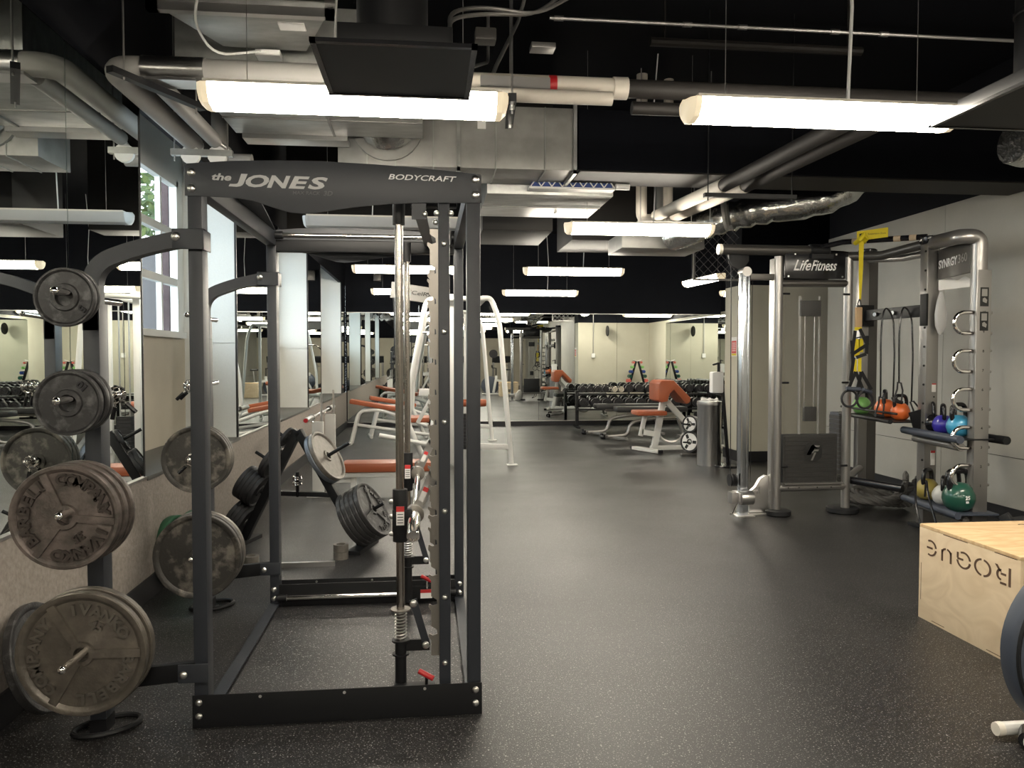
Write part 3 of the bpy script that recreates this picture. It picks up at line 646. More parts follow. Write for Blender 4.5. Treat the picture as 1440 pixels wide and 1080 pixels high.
# lower carriage with red brake handle
c = build('lower_carriage', M().bb((-.135,YF_-.05,.03),(.03,YF_-.004,.10)), 'black', t, .003)
build('warning_label', M().bb((-.04,YF_-.052,.035),(.026,YF_-.0505,.085)), 'label', c)
build('label_print', M().bb((-.04,YF_-.0528,.066),(.026,YF_-.0522,.085)).text('DANGER', .010, (-.007,YF_-.0531,.0755), ux, up, 1.2), 'redlabel', c)
build('lower_carriage', M().bb((-.135,YN+.045,.02),(.03,YN+.10,.095)), 'black', t, .003)
for y, z in ((YN+.03,.135),(YF_-.06,.135)):
    h = build('brake_handle', M().tube([(-.035,y,z+.03),(.022,y-.02,z+.005)],.0105,12), 'red', t, .0)
    build('stem', M().cyl((-.005,y,z+.01),(-.005,y,z-.04),.007,10), 'chrome', h)
# ---------------------------------------------------------------- barbell in the machine
BX, BZ = -.050, .765
b = thing('smith_barbell', 'chrome barbell running lengthwise through the smith machine carriages', 'barbell', (BX,3.65,BZ))
build('shaft', M().cyl((BX,3.18,BZ),(BX,4.20,BZ),.0155,16), 'chrome', b)
for (y0,y1,s) in ((2.74,3.14,-1),(4.24,4.62,1)):
    sl = build('sleeve', M().lathe([(.012,0),(.0155,.0),(.0155,-.012),(.021,-.012),(.0245,.004),(.0245,abs(y1-y0))] if s < 0 else [(.0245,0),(.0245,.36),(.018,.37),(0,.37)], (BX,y0,BZ), (0,1,0), 24), 'chrome', b)
    yc = y1 if s < 0 else y0
    build('collar', M().lathe([(.026,-.03),(.037,-.025),(.037,.025),(.026,.03)], (BX,yc,BZ), (0,1,0), 26), 'irongb', sl)
build('end_plug', M().cyl((BX,2.752,BZ),(BX,2.756,BZ),.0125,16), 'blackgloss', b)
for y in (3.09,4.28):
    x = -.108
    k = build('carriage', M().cyl((x,y-.0,BZ-.10),(x,y,BZ+.11),.0295,20).bb((x-.03,y-.022,BZ-.06),(x+.045,y+.022,BZ+.03)), 'black', b, .002)
    m = M()
    for z in (-.07,.0,.06): m.lathe([(.010,0),(.010,.01),(.006,.016),(0,.016)], (x-.028,y,BZ+z), (-1,0,0), 12)
    parts('knob', m, 'bolt', k)
    build('warning_label', M().bb((x-.014,y-.0305,BZ-.03),(x+.017,y-.029,BZ+.045)), 'label', k)
    build('label_print', M().bb((x-.014,y-.0312,BZ+.024),(x+.017,y-.0306,BZ+.045)).text('CAUTION', .007, (x+.0015,y-.0314,BZ+.034), ux, up, 1.0), 'redlabel', k)
    m = M()
    for q in range(4): m.bb((x-.010,y-.0311,BZ+.012-q*.011),(x+.013,y-.0306,BZ+.015-q*.011))
    parts('label_text', m, 'blackprint', k)
    hk = build('hook_arm', M().bar((BX,y+.05,BZ-.0),(.028,y+.05,BZ+.165),.042,.006,(0,1,0)).lathe([(.022,-.003),(.022,.003)],(.030,y+.05,BZ+.165),(0,1,0),16)
          .lathe([(.034,-.004),(.034,.004)],(BX,y+.05,BZ),(0,1,0),20), 'steel', b)
    parts('bolt', bolt(M(), (.03,y+.046,BZ+.165), (0,-1,0), .012), 'bolt', hk)
    build('warning_label', M().prism([(-.010,-.03),(.012,-.03),(.012,.03),(-.010,.03)], (BX+.035,y+.0195-.006,BZ+.085), (1,0,-.45), (.45,0,1), .0008), 'label', hk)
    build('label_print', M().prism([(-.010,.012),(.012,.012),(.012,.03),(-.010,.03)], (BX+.035,y+.0185-.006,BZ+.085), (1,0,-.45), (.45,0,1), .0008), 'redlabel', hk)
# ---------------------------------------------------------------- plate storage trees on the machine
TX = -1.222
HZ = (1.615,1.25,.865,.345)
def clip(loc, ax, label):
    ax = V(ax).normalized(); u = ax.cross(V((0,0,1))).normalized()
    t = thing('spring_clip', label, 'clip', loc, 'spring clips on the plate horns')
    o = V(loc); build('coil', M().helix(o-ax*.014, o+ax*.014, .031, .0045, 3), 'chrome', t)
    for k, a in ((-1,.6),(1,1.3)):
        d = (-u*cos(a)*k*.7 + V((0,0,-1))*sin(a)).normalized()
        build('arm', M().cyl(o+d*.03, o+d*.085, .0045, 8), 'chrome', t)
        build('grip', M().cyl(o+d*.05, o+d*.10, .009, 8), 'blackgloss', t)
    return t
for i, (y, y1, lb) in enumerate(((3.0,YN+.02,'charcoal plate tree bolted to the near left post of the smith machine'),(4.42,YF_+.04,'charcoal plate tree bolted to the far left post of the smith machine'))):
    t = thing('plate_tree', lb, 'weight rack', (TX,y,0), 'plate trees on the smith machine')
    pts = bend([(XL+.01,y1,1.85),(TX+.16,y,1.805),(TX-.0,y,1.74),(TX-.0,y,1.5)],.20,7)
    m = M()
    for a, b_ in zip(pts, pts[1:]): m.bar(a, b_, .05, .058, (0,1,0) if False else (0,0,1)) if abs((b_-a).normalized().z) < .75 else m.bar(a, b_, .05, .056, (1,0,0))
    # smooth bent square tube
    m = M(); n = 4; N = len(pts); vs = []
    for k, p in enumerate(pts):
        tg_ = (pts[min(k+1,N-1)]-pts[max(k-1,0)]).normalized(); side = V((0,1,0)); nn = tg_.cross(side).normalized()
        vs += [p+side*.027+nn*.029, p-side*.027+nn*.029, p-side*.027-nn*.029, p+side*.027-nn*.029]
    fs = [(k*4+j, k*4+(j+1)%4, (k+1)*4+(j+1)%4, (k+1)*4+j) for k in range(N-1) for j in range(4)]+[(3,2,1,0),((N-1)*4,(N-1)*4+1,(N-1)*4+2,(N-1)*4+3)]
    build('upper_arm', m.add(vs, fs), 'frame', t, 0, 30)
    build('mounting_bracket', M().bb((XL-.05,y1-.045,1.80),(XL+.062,y1-.038,1.875)).bb((XL+.056,y1-.045,1.80),(XL+.062,y1+.06,1.875)), 'frame', t, .003)
    parts('bolt', bolt(M(), (XL-.035,y1-.046,1.845), (0,-1,0), .016), 'bolt', t)
    build('upright', M().bb((TX-.029,y-.027,.05),(TX+.029,y+.055,1.6)), 'frame', t, .004)
    build('lower_arm', M().bar((TX,y+.02,.18),(XL+.01,y1-.01,.215),.03,.07), 'black', t, .003)
    build('mounting_bracket', M().bb((XL-.05,y1-.047,.18),(XL+.06,y1-.041,.25)), 'frame', t, .002)
    parts('bolt', bolt(M(), (XL-.03,y1-.048,.212), (0,-1,0), .015), 'bolt', t)
    build('foot_loop', M().tube([V((TX+.02+.10*cos(q)*(1 if abs(cos(q))<.8 else .97)+.04*sin(q),y+.01+.085*sin(q),.012)) for q in [2*pi*k/24 for k in range(24)]], .011, 8, closed=True).bb((TX-.03,y-.03,.0),(TX+.03,y+.05,.05)), 'black', t)
    for z in HZ:
        h = build('horn', M().cyl((TX+.0,y-.02,z),(TX+.0,y-.30,z+.006),.0135,16).sphere((TX+.0,y-.30,z+.006),.0145,(1,1,1),12,8), 'chrome', t)
        if i == 1 or z > .9: build('horn', M().cyl((TX,y+.05,z),(TX,y+.24,z+.004),.0135,14), 'chrome', t)
# ---------------------------------------------------------------- weight plates
def disc_profile(r, th, hub=.042, bore=.0265):
    h = th/2
    return [(bore,-h*.9),(hub,-h*.9),(hub*1.08,-h*.35),(r*.86,-h*.30),(r*.90,-h*.8),(r*.93,-h),(r*.985,-h),(r,-h*.7),(r,h*.7),(r*.985,h),(r*.93,h),(r*.90,h*.8),(r*.86,h*.30),(hub*1.08,h*.35),(hub,h*.9),(bore,h*.9),(bore,-h*.9)]
def plate(label, c, ax, r, th, m, face=None, group=None, cat='weight plate', rot=0., bore=.0265, name='weight_plate'):
    """ax points out of the lettered face"""
    c = V(c); ax = V(ax).normalized(); B = M().lathe(disc_profile(r,th,bore=bore,hub=max(.042,bore+.015)), c, ax, 48)
    u = (V((0,0,1)) - ax*ax.z).normalized(); side = u.cross(ax).normalized()     # side: to the right when looking at the face
    h = th/2
    if face and 'spokes' in face:
        for k in range(3):
            a = rot+R(face['spokes']+120*k); d = u*cos(a)+side*sin(a); p = c+ax*h*.42
            B.bar(p+d*.03, p+d*r*.9, .030*r/.225, h*1.1, ax)
    o = build(name, B, m, None, 0, 30)
    me = o.data; me.transform(Matrix.Translation(-c)); o.location = c; ROOT[o.name] = Matrix.Translation(c).inverted()
    tag(o, label, cat, group)
    if face and face.get('words'):
        for (word, a0, step) in face['words']:
            L = M()
            for k, ch in enumerate(word):
                a = rot+R(a0+step*k); d = u*cos(a)+side*sin(a); tn = (side*cos(a)-u*sin(a))
                L.text(ch, face['size']*r/.225, c+d*r*.715+ax*(h*.34), tn, d, 1.1, 0, .035, h*.62)
            build('raised_lettering', L, face.get('lm', m), o)

    if face and face.get('num'):
        a = rot+R(face.get('na',0)); d = u*cos(a)+side*sin(a); tn = (side*cos(a)-u*sin(a)); q = -1 if face.get('flip') else 1
        build('raised_number', M().text(face['num'], face.get('ns',.042), c+d*r*face.get('nr',.42)+ax*(h*.34), tn*q, d*q, 1.1, 0, .03, h*.62), face.get('lm', 'raisedb' if m=='iron2' else 'rubber'), o)
    return o
PLT = 'weight plates on the smith machine trees'
# near tree, lowest horn: two big plates
zc = .337
plate('front olive grey 45 plate on the lowest horn, lettering the right way up', (TX-.012,2.885,zc), (0,-1,0), .225, .036, 'iron',
      dict(lm='raised', spokes=-30, size=.052, num='45', na=28, nr=.50, ns=.046, words=[('IVANKO', -8, 14),('BARBELL', 97, 14),('COMPANY', 222, 15)]), PLT)
plate('second 45 plate directly behind the olive grey front plate of the near tree', (TX-.004,2.925,zc+.004), (0,-1,0), .225, .036, 'iron', None, PLT)
# near tree, third horn: 35s
zc = .850
plate('front brown 35 plate turned upside down, two horns above the floor on the near tree', (TX-.02,2.795,zc), (0,-1,0), .182, .034, 'iron2',
      dict(lm='raisedb', spokes=-24, size=.064, num='35', na=148, nr=.45, ns=.040, words=[('COMPANY', -3, 13.8),('IVANKO', 113, 15.5),('BARBELL', 232, 16)]), PLT)
plate('second 35 plate right behind the brown upside down plate', (TX-.012,2.832,zc+.003), (0,-1,0), .182, .034, 'iron2', None, PLT)
plate('third 35 plate nearest the post in the brown stack', (TX-.004,2.872,zc+.004), (0,-1,0), .182, .034, 'iron2', None, PLT)
# near tree, second horn: 10s
zc = 1.243
plate('front grey 10 plate with the number upside down on the near tree', (TX-.01,2.81,zc), (0,-1,0), .113, .026, 'irond', dict(num='10', na=40, nr=.68, ns=.034, flip=1), PLT, rot=R(0), bore=.030)
plate('second 10 plate behind the front 10 plate', (TX-.002,2.842,zc+.004), (0,-1,0), .113, .026, 'irond', None, PLT)
plate('third 10 plate nearest the post of the near tree', (TX-.002,2.872,zc+.004), (0,-1,0), .113, .026, 'irond', None, PLT)
# near tree, top horn
plate('small grey 5 plate on the top horn of the near tree', (TX-.01,2.80,1.607), (0,-1,0), .101, .024, 'irond', dict(num='5', na=125, nr=.68, ns=.034), PLT, bore=.030)
plate('second small plate tucked behind the top horn 5 plate', (TX-.006,2.828,1.611), (0,-1,0), .098, .022, 'irond', None, PLT, bore=.030)
# far tree
plate('dark 35 plate on the third horn of the far tree, nearest the camera', (TX+.0,4.24,.858), (0,-1,0), .178, .03, 'ironw', None, PLT)
for k in (1,2): plate(('middle','rear')[k-1]+' 35 plate of the three on the far tree', (TX+.0,4.24+.034*k,.860), (0,-1,0), .178, .03, 'ironw', None, PLT)
plate('scuffed 45 plate low on the far tree, nearest the camera', (TX+.0,4.24,.338), (0,-1,0), .228, .036, 'ironw', None, PLT)
plate('second scuffed 45 plate low on the far tree', (TX+.0,4.282,.339), (0,-1,0), .228, .036, 'ironw', None, PLT)
plate('third 45 plate low on the far tree beside the post', (TX+.0,4.322,.340), (0,-1,0), .228, .036, 'irongb', None, PLT)
clip((TX,4.175,.865),(0,-1,0),'spring clip in front of the 35 plates of the far tree')
clip((TX,4.16,1.252),(0,-1,0),'spring clip on the empty second horn of the far tree, nearer one')
clip((TX,4.22,1.252),(0,-1,0),'spring clip on the empty second horn of the far tree, farther one')
clip((TX,3.20,1.253),(0,1,0),'spring clip behind the 10 plates of the near tree')
# plates leaning on the left wall
plate('45 plate leaning on the wall behind the lowest near plates', (-1.515,3.17,.224), (1,0,.28), .215, .034, 'irond', None, 'plates leaning on the wainscot')
plate('green bumper plate leaning on the wainscot, nearer one', (-1.545,4.93,.213), (1,-.25,.12), .21, .05, 'green', None, 'green plates leaning on the wainscot', name='bumper_plate')
plate('green bumper plate leaning on the wainscot, farther one', (-1.475,5.10,.213), (1,-.3,.12), .21, .05, 'green', None, 'green plates leaning on the wainscot', name='bumper_plate')
single('rubber_mat', M().bb((XL+.06,YN+.08,.0),(XR-.06,YF_-.06,.008)), 'floor', 'thin speckled rubber mat on the floor inside the smith machine', 'mat')
# ================================================================ LEFT BACKGROUND
# A-frame plate rack
ar = R(-16); AO = V((-.93,5.82,0))
t = AF = thing('plate_rack', 'black A-frame plate rack with slanted horns behind the smith machine', 'weight rack', AO, rz=ar, world=False)
apex = V((-.02,0,.86)); fl = V((-.47,0,.02)); frr = V((.48,0,.02))
build('leg', M().bar(apex, fl, .06, .05, (0,1,0)), 'black', t, .003)
build('leg', M().bar(apex, frr, .06, .05, (0,1,0)), 'black', t, .003)
build('cross_bar', M().bar((-.20,0,.39),(.23,0,.39),.045,.035), 'black', t, .003)
build('foot', M().bb((-.52,-.20,0),(-.42,.20,.03)), 'black', t, .004)
build('foot', M().bb((.43,-.20,0),(.53,.20,.03)), 'black', t, .004)
build('peg', M().cyl((-.03,0,.40),(-.03,0,.55),.013,10), 'black', t)
RM = Matrix.Translation(AO) @ Matrix.Rotation(ar,4,'Z')
def afp(side, f):           # point on a leg, room coords
    p = apex.lerp(fl if side < 0 else frr, f); return RM @ p
def afd(side):
    d = V((side*.86,0,.50)).normalized(); return (RM.to_3x3() @ d)
for side, f, l in ((-1,.10,.20),(-1,.33,.22),(-1,.58,.24),(-1,.86,.20),(1,.28,.30),(1,.80,.30)):
    p = (RM.inverted() @ afp(side,f)); d = V((side*.86,0,.50)).normalized()
    build('horn', M().cyl(p, p+d*l, .0125, 12), 'black', t)
def stack(side, f, n, r, th, m, base, kinds=None, start=.045, words=None):
    grp = 'plates on the A-frame rack'
    for k in range(n):
        c = afp(side,f)+afd(side)*(start+th/2+k*(th+.002))
        pos = 'outermost' if k == n-1 else ('innermost' if k == 0 else ('%s from inside' % ['second','third','fourth'][k-1]))
        face = None
        if k == n-1 and words: face = words
        plate((base % pos) if n > 1 else base, c, afd(side), r, th, m if not kinds else kinds[k], face, grp)
stack(-1,.10,1,.085,.022,'rubber','small black plate on the top left horn of the A-frame')
stack(-1,.33,2,.125,.028,'rubber','black plate, %s, of the pair on the second left horn of the A-frame')
stack(-1,.58,5,.135,.030,'rubber','%s black plate of the five on the third left horn of the A-frame')
stack(-1,.86,4,.135,.030,'rubber','%s black plate of the four on the lowest left horn of the A-frame', start=.03)
stack(1,.28,2,.20,.034,'irong','grey hammered 45 plate, %s, of the pair at the upper right of the A-frame',['irong','irongb'])
stack(1,.80,5,.215,.036,'irond','%s 45 plate of the five low on the right of the A-frame', start=.03, words=dict(spokes=20, size=.05, words=[('IVANKO', 10, 14),('BARBELL', 115, 14)]))
clip((-.955,5.80,.47),(0,0,1),'spring clips piled on the upright peg of the A-frame')
clip((-.955,5.80,.51),(0,0,1),'top spring clip on the upright peg of the A-frame')
# low steel rail and collars on the floor
single('floor_rail', M().bb((-1.36,5.22,0),(-.62,5.25,.03)), 'steel', 'low steel rail lying on the floor behind the smith machine', 'rail')
for (x,y,z,lb) in ((-1.17,5.25,.03,'upper grey barbell collar left on the rail'),(-.60,5.42,.0,'lower grey collar on the floor beside the five 45 plates'),(-.60,5.42,.052,'upper grey collar stacked beside the five 45 plates')):
    single('barbell_collar', M().lathe([(.030,0),(.052,0),(.052,.05),(.030,.05),(.030,0)], (x,y,z), (0,0,1), 24), 'irongb', lb, 'collar', 'barbell collars on the floor')
single('wood_block', M().bb((-1.36,5.33,.0),(-1.26,5.41,.06)), 'plyedge', 'small brown block beside the low steel rail', 'block', bev=.004)
# olympic bench with white uprights
t = thing('olympic_bench', 'white framed press bench with a long orange pad, behind the A-frame rack', 'bench', (-.6,8.2,0))
build('pad', M().bb((-.86,7.86,.235),(.10,8.16,.335)), 'orange', t, .03)
build('pad_frame', M().bb((-.84,7.90,.185),(.08,8.12,.23)), 'white', t, .004)
for x in (-.75,-.05): build('leg', M().bar((x,8.0,.19),(x,8.0,.0),.06,.06,(1,0,0)).bb((x-.03,7.7,0),(x+.03,8.3,.03)), 'white', t, .004)
for y in (7.85,8.85):
    u = build('upright', M().bb((-1.14,y-.035,.0),(-1.03,y+.035,.76)), 'white', t, .006)
    build('bar_hook', M().tube(bend([(-1.11,y,.72),(-1.15,y,.76),(-1.13,y,.80)],.03), .012, 8), 'chrome', u)
    build('storage_pin', M().cyl((-1.05,y,.76),(-1.05,y,1.04),.011,10), 'steel', u)
    build('foot', M().bb((-1.20,y-.03,0),(-.92,y+.03,.03)), 'white', u, .004)
build('cross_member', M().bb((-1.10,7.85,.06),(-1.05,8.85,.12)).bb((-1.07,7.98,.12),(-.75,8.04,.19)), 'white', t, .003)
t = thing('olympic_barbell', 'steel barbell racked on the white uprights of the press bench', 'barbell', (-1.12,8.35,.815))
build('shaft', M().cyl((-1.12,7.5,.815),(-1.12,9.2,.815),.014,12), 'steel', t)
for y0, y1 in ((7.30,7.68),(9.02,9.42)): build('sleeve', M().cyl((-1.12,y0,.815),(-1.12,y1,.815),.025,18).cyl((-1.12,(y1-.02 if y0<8 else y0),.815),(-1.12,(y1 if y0<8 else y0+.02),.815),.036,18), 'steel', t)
build('end_cap', M().cyl((-1.12,7.292,.815),(-1.12,7.299,.815),.020,16), 'red', t)
# incline bench stations far left
def recline(x, y, rz, label, grp):
    t = thing('decline_bench', label, 'bench', (x,y,0), grp, rz, world=False)
    build('back_pad', M().bar((-.45,0,.70),(.35,0,.56),.26,.07), 'orange', t, .02)
    build('frame', M().tube(bend([(-.44,-.12,.0),(-.30,-.12,.55),(.05,-.12,.56),(1.0,-.12,.22)],.12), .028, 10).tube(bend([(-.44,.12,.0),(-.30,.12,.55),(.05,.12,.56),(1.0,.12,.22)],.12), .028, 10), 'white', t)
    build('lower_rail', M().tube([(-.38,0,.32),(.95,0,.12)], .028, 10).tube([(1.0,-.25,.03),(1.0,.25,.03)],.028,10).tube([(1.0,0,.03),(1.0,0,.25)],.028,10).tube([(-.44,-.25,.03),(-.44,.25,.03)],.028,10), 'white', t)
    return t
r1 = recline(-.78, 12.6, 0, 'orange padded decline bench with white frame near the left mirror', 'orange decline benches')
dup(r1, (-.55,13.7,0), 'second orange padded decline bench, behind the first by the back wall', None, .15)
# white cable station
t = CS = thing('cable_station', 'tall white cable station with splayed legs and a lettered crown panel', 'exercise machine', (.4,11,0))
def splay(y, name='leg_frame'):
    f = build(name, M().tube(bend([(.70,y,2.16),(.82,y,2.17),(.93,y,1.9),(1.09,y,.02)],.14,6), .034, 12).tube(bend([(.55,y,2.16),(.02,y,2.14),(-.02,y,2.05),(-.22,y,1.0),(-.24,y,.55),(-.02,y,.06)],.06,4), .034, 12)
        .tube([(.55,y,2.16),(.72,y,2.16)], .034, 12), 'white', t)
    build('cross_tube', M().bar((.62,y,.26),(1.06,y,.24),.05,.07), 'white', f, .004)
    build('foot_pad', M().bb((1.03,y-.07,0),(1.17,y+.07,.015)), 'white', f, .003)
    build('foot_pad', M().bb((-.1,y-.07,0),(.04,y+.07,.015)), 'white', f, .003)
splay(9.9); splay(12.9)
for y in (9.95,12.85): parts('column', M().bb((.28,y,.02),(.36,y+.08,2.13)).bb((.62,y,.02),(.68,y+.06,2.13)), 'white', t, .006)
parts('top_tube', M().bar((.32,9.9,2.17),(.32,12.9,2.17),.09,.09).bar((.74,9.9,2.17),(.74,12.9,2.17),.06,.06), 'white', t, .006)
cp = build('crown_panel', M().bar((-.46,10.15,2.285),(.13,10.35,2.215),.03,.21), 'crown', t, .01)
d = (V((.13,10.35,2.215))-V((-.46,10.15,2.285))).normalized()
build('lettering', M().text('XCelRx', .075, V((-.12,10.265,2.245))+V((.02,-.022,0)), d, (0,0,1), 1.5, .3, 0), 'blackprint', cp)
build('bolt', M().cyl((.02,10.28,2.25),(.02,10.31,2.25),.012,8), 'blackprint', cp)
for (x,y) in ((.12,10.2),(.52,10.1),(.12,12.6)):
    ws = build('weight_stack', M().bb((x-.09,y-.06,.20),(x+.09,y+.06,.26)), 'black', t, .004)
    for k in range(9): build('plate', M().bb((x-.09,y-.06,.263+.045*k),(x+.09,y+.06,.305+.045*k)), 'rubber', ws)
    parts('guide_rod', M().cyl((x-.06,y,.05),(x-.06,y,2.1),.010,8).cyl((x+.06,y,.05),(x+.06,y,2.1),.010,8), 'steel', ws)
    build('cable', M().cyl((x,y,.66),(x,y,2.1),.004,6), 'black', ws)
build('arm_lever', M().tube(bend([(-.6,9.8,.42),(.0,9.8,.30),(.05,9.8,.35),(.12,9.9,.95)],.08), .03, 10), 'white', t)
build('press_arm', M().bar((-.1,10.1,.95),(.15,10.1,.95),.05,.09).bar((.1,10.1,.95),(-.12,10.1,.55),.05,.05), 'white', t, .005)
parts('pulley', M().lathe([(.0,-.012),(.055,-.012),(.045,0),(.055,.012),(0,.012)],(.86,9.95,2.05),(0,1,0),20).lathe([(.0,-.012),(.055,-.012),(.045,0),(.055,.012),(0,.012)],(.86,9.95,1.45),(0,1,0),20), 'black', t)
build('leg_roller', M().lathe([(0,-.18),(.05,-.18),(.055,-.15),(.055,.15),(.05,.18),(0,.18)],(.68,11.2,.74),(1,0,0),18), 'orange', t)
build('seat_pad', M().bb((-.25,10.7,.50),(.20,11.2,.57)), 'orange', t, .02)
build('pull_bar', M().tube(bend([(-.42,10.4,1.62),(-.3,10.4,1.74),(.1,10.4,1.74),(.22,10.4,1.62)],.08), .013, 8).cyl((-.1,10.4,1.74),(-.1,10.4,2.1),.004,6), 'chrome', t)
single('rope_attachment', M().tube([(-.42,10.16,2.20),(-.41,10.16,1.7),(-.42,10.16,1.42)], .012, 8).sphere((-.42,10.16,1.40),.035), 'black', 'black rope handle hanging left of the white cable station', 'rope')
# ================================================================ RIGHT RIG
t = TW = thing('cable_tower', 'silver cable tower with frosted shroud and dark lettered header', 'exercise machine', (3.42,6.5,0))
for x in (3.085,3.735): build('upright', M().tube([(x,6.5,.03),(x,6.5,2.29)],.038,18), 'silver', t)
build('flat_rail', M().bb((3.028,6.49,.05),(3.05,6.56,2.27)), 'steel', t, .003)
build('base_disc', M().lathe([(.10,.0),(.11,.012),(.11,.045),(.09,.055),(0,.055)],(3.10,6.49,0),(0,0,1),28), 'smoke', t)
build('base_disc', M().lathe([(.13,.0),(.14,.012),(.14,.045),(.12,.055),(0,.055)],(3.74,6.55,0),(0,0,1),28), 'smoke', t)
build('base_tube', M().cyl((3.08,6.5,.245),(3.73,6.5,.25),.036,16), 'silver', t)
m = M()
for x in (3.18,3.28,3.45,3.58): m.cyl((x,6.462,.247),(x,6.466,.247),.006,8)
parts('hole', m, 'black', t)
build('head_tube', M().cyl((3.08,6.5,2.055),(3.73,6.5,2.06),.033,16), 'darksilver', t)
h = build('header_panel', M().bb((3.13,6.47,2.095),(3.69,6.49,2.325)), 'blackgloss', t, .004)
build('lettering', M().fit('Life', (3.205,6.4685,2.165), (1,0,.01), up, .165, .095, .45, .014), 'whiteprint', h)
build('lettering', M().fit('Fitness', (3.368,6.4685,2.166), (1,0,.01), up, .240, .092, .45, .014), 'whiteprint', h)
m = M()
for x, z in ((3.16,2.115),(3.66,2.115),(3.22,2.31),(3.6,2.31)): m.cyl((x,6.465,z),(x,6.47,z),.008,8)
parts('rivet', m, 'bolt', h)
# top tube running left with pulley
build('top_tube', M().cyl((2.56,6.5,2.345),(3.40,6.5,2.345),.044,18), 'darksilver', t)
build('tube_cap', M().cyl((2.53,6.5,2.345),(2.56,6.5,2.345),.046,18), 'plastic', t)
build('tube_joint', M().lathe([(.05,0),(.058,.01),(.058,.17),(.05,.18)],(3.36,6.5,2.345),(1,0,0),18).bb((3.36,6.44,2.27),(3.56,6.52,2.31)), 'black', t)
build('pulley_housing', M().prism([(-.09,.03),(-.09,-.03),(-.06,-.08),(0,-.10),(.05,-.085),(.09,-.03),(.09,.03)],(2.73,6.52,2.28),(1,0,0),(0,0,1),-.04), 'smoke', t, .003)
build('cable', M().tube(bend([(2.60,6.5,2.30),(2.63,6.5,2.24),(2.65,6.5,2.18),(2.66,6.5,.35)],.05), .004, 6).tube([(2.845,6.5,2.1),(2.845,6.5,.30)],.003,6), 'black', t)
ch = build('slide_column', M().bb((2.735,6.46,.01),(2.79,6.54,2.15)).bb((2.79,6.47,.01),(2.815,6.53,2.15)), 'colm', t, .006)
build('column_cap', M().cyl((2.775,6.45,2.15),(2.775,6.56,2.15),.042,18), 'silver', ch)
build('link_plate', M().bb((2.80,6.48,2.08),(3.04,6.52,2.135)), 'darksilver', t, .004)
build('base_plate', M().bb((2.70,6.42,0),(2.86,6.58,.012)).bb((2.80,6.48,.0),(3.08,6.52,.02)), 'steel', t, .002)
k = build('slide_carriage', M().cyl((2.715,6.42,.175),(2.83,6.42,.175),.062,20).bb((2.70,6.40,.13),(2.84,6.56,.22)), 'steel', t, .006)
build('pop_pin', M().cyl((2.84,6.45,.23),(2.90,6.45,.235),.009,10).cyl((2.895,6.45,.205),(2.895,6.45,.265),.014,10), 'steel', k)
build('bracket', M().bb((2.645,6.42,.12),(2.70,6.52,.22)), 'conduit', k, .004)
build('clip_hook', M().tube([(2.70,6.44,.12),(2.66,6.42,.05),(2.63,6.42,.03)], .007, 8), 'chrome', k)
m = M()
for x in (2.66,2.70): m.lathe([(0,-.01),(.055,-.01),(.048,0),(.055,.01),(0,.01)],(x,6.5,.32),(1,0,0),20)
parts('pulley_wheel', m, 'black', k)
cpn = [(-.02,.0),(-.02,.18),(.04,.23),(.08,.30),(.13,.335),(.18,.32),(.21,.26),(.21,.0)]
build('cam_cover', M().prism(cpn,(2.87,6.53,.02),(1,0,0),(0,0,1),-.05), 'steel', t, .003)
# shroud, weight stack behind it
build('shroud', M().bb((3.125,6.455,.27),(3.70,6.461,2.03)), 'screen', t)
m = M()
for x in (3.135,3.69):
    for z in (1.96,1.18,.44): m.cyl((x-.03,6.45,z),(x+.03,6.45,z),.009,8)
parts('shroud_pin', m, 'black', t)
st = build('stack_cover', M().bb((3.15,6.53,.28),(3.67,6.60,.715)), 'smoke', t, .01)
m = M()
for k in range(10): m.bb((3.17,6.52,.30+k*.04),(3.65,6.53,.333+k*.04))
parts('stack_plate', m, 'black', st)
lg = build('logo_disc', M().lathe([(.088,0),(.088,.002),(0,.002)],(3.40,6.4545,.565),(0,-1,0),36), 'blackprint', t)
ly = 6.4520
build('logo_letters', M().prism([(-.012,.058),(.008,.066),(-.022,-.01),(.008,-.01),(.014,.006),(.052,.006),(.060,.022),(.022,.022),(.030,.042),(.062,.042),(.068,.058),(.012,.058),(-.02,-.026),(-.055,-.026),(-.046,-.01)],(3.395,ly,.565),(1,0,0),(0,0,1),.0006)
      .prism([(.012,-.004),(.030,-.004),(-.002,-.075),(-.020,-.075)],(3.40,ly,.565),(1,0,0),(0,0,1),.0006), 'conduit', lg)
parts('stack_guide', M().cyl((3.32,6.56,.7),(3.32,6.56,1.95),.014,10).cyl((3.50,6.56,.7),(3.50,6.56,1.95),.010,10), 'galvd', t)
build('pulley_block', M().bb((3.31,6.53,1.77),(3.50,6.58,1.91)), 'smoke', t, .004)
build('pulley_block', M().bb((3.36,6.53,.83),(3.47,6.58,.96)), 'smoke', t, .004)
parts('stack_cable', M().cyl((3.36,6.55,.95),(3.36,6.55,1.8),.005,6).cyl((3.45,6.55,.95),(3.45,6.55,1.8),.005,6), 'conduit', t)
build('bottom_lip', M().bar((3.14,6.45,.285),(3.68,6.45,.285),.03,.012), 'silver', t)
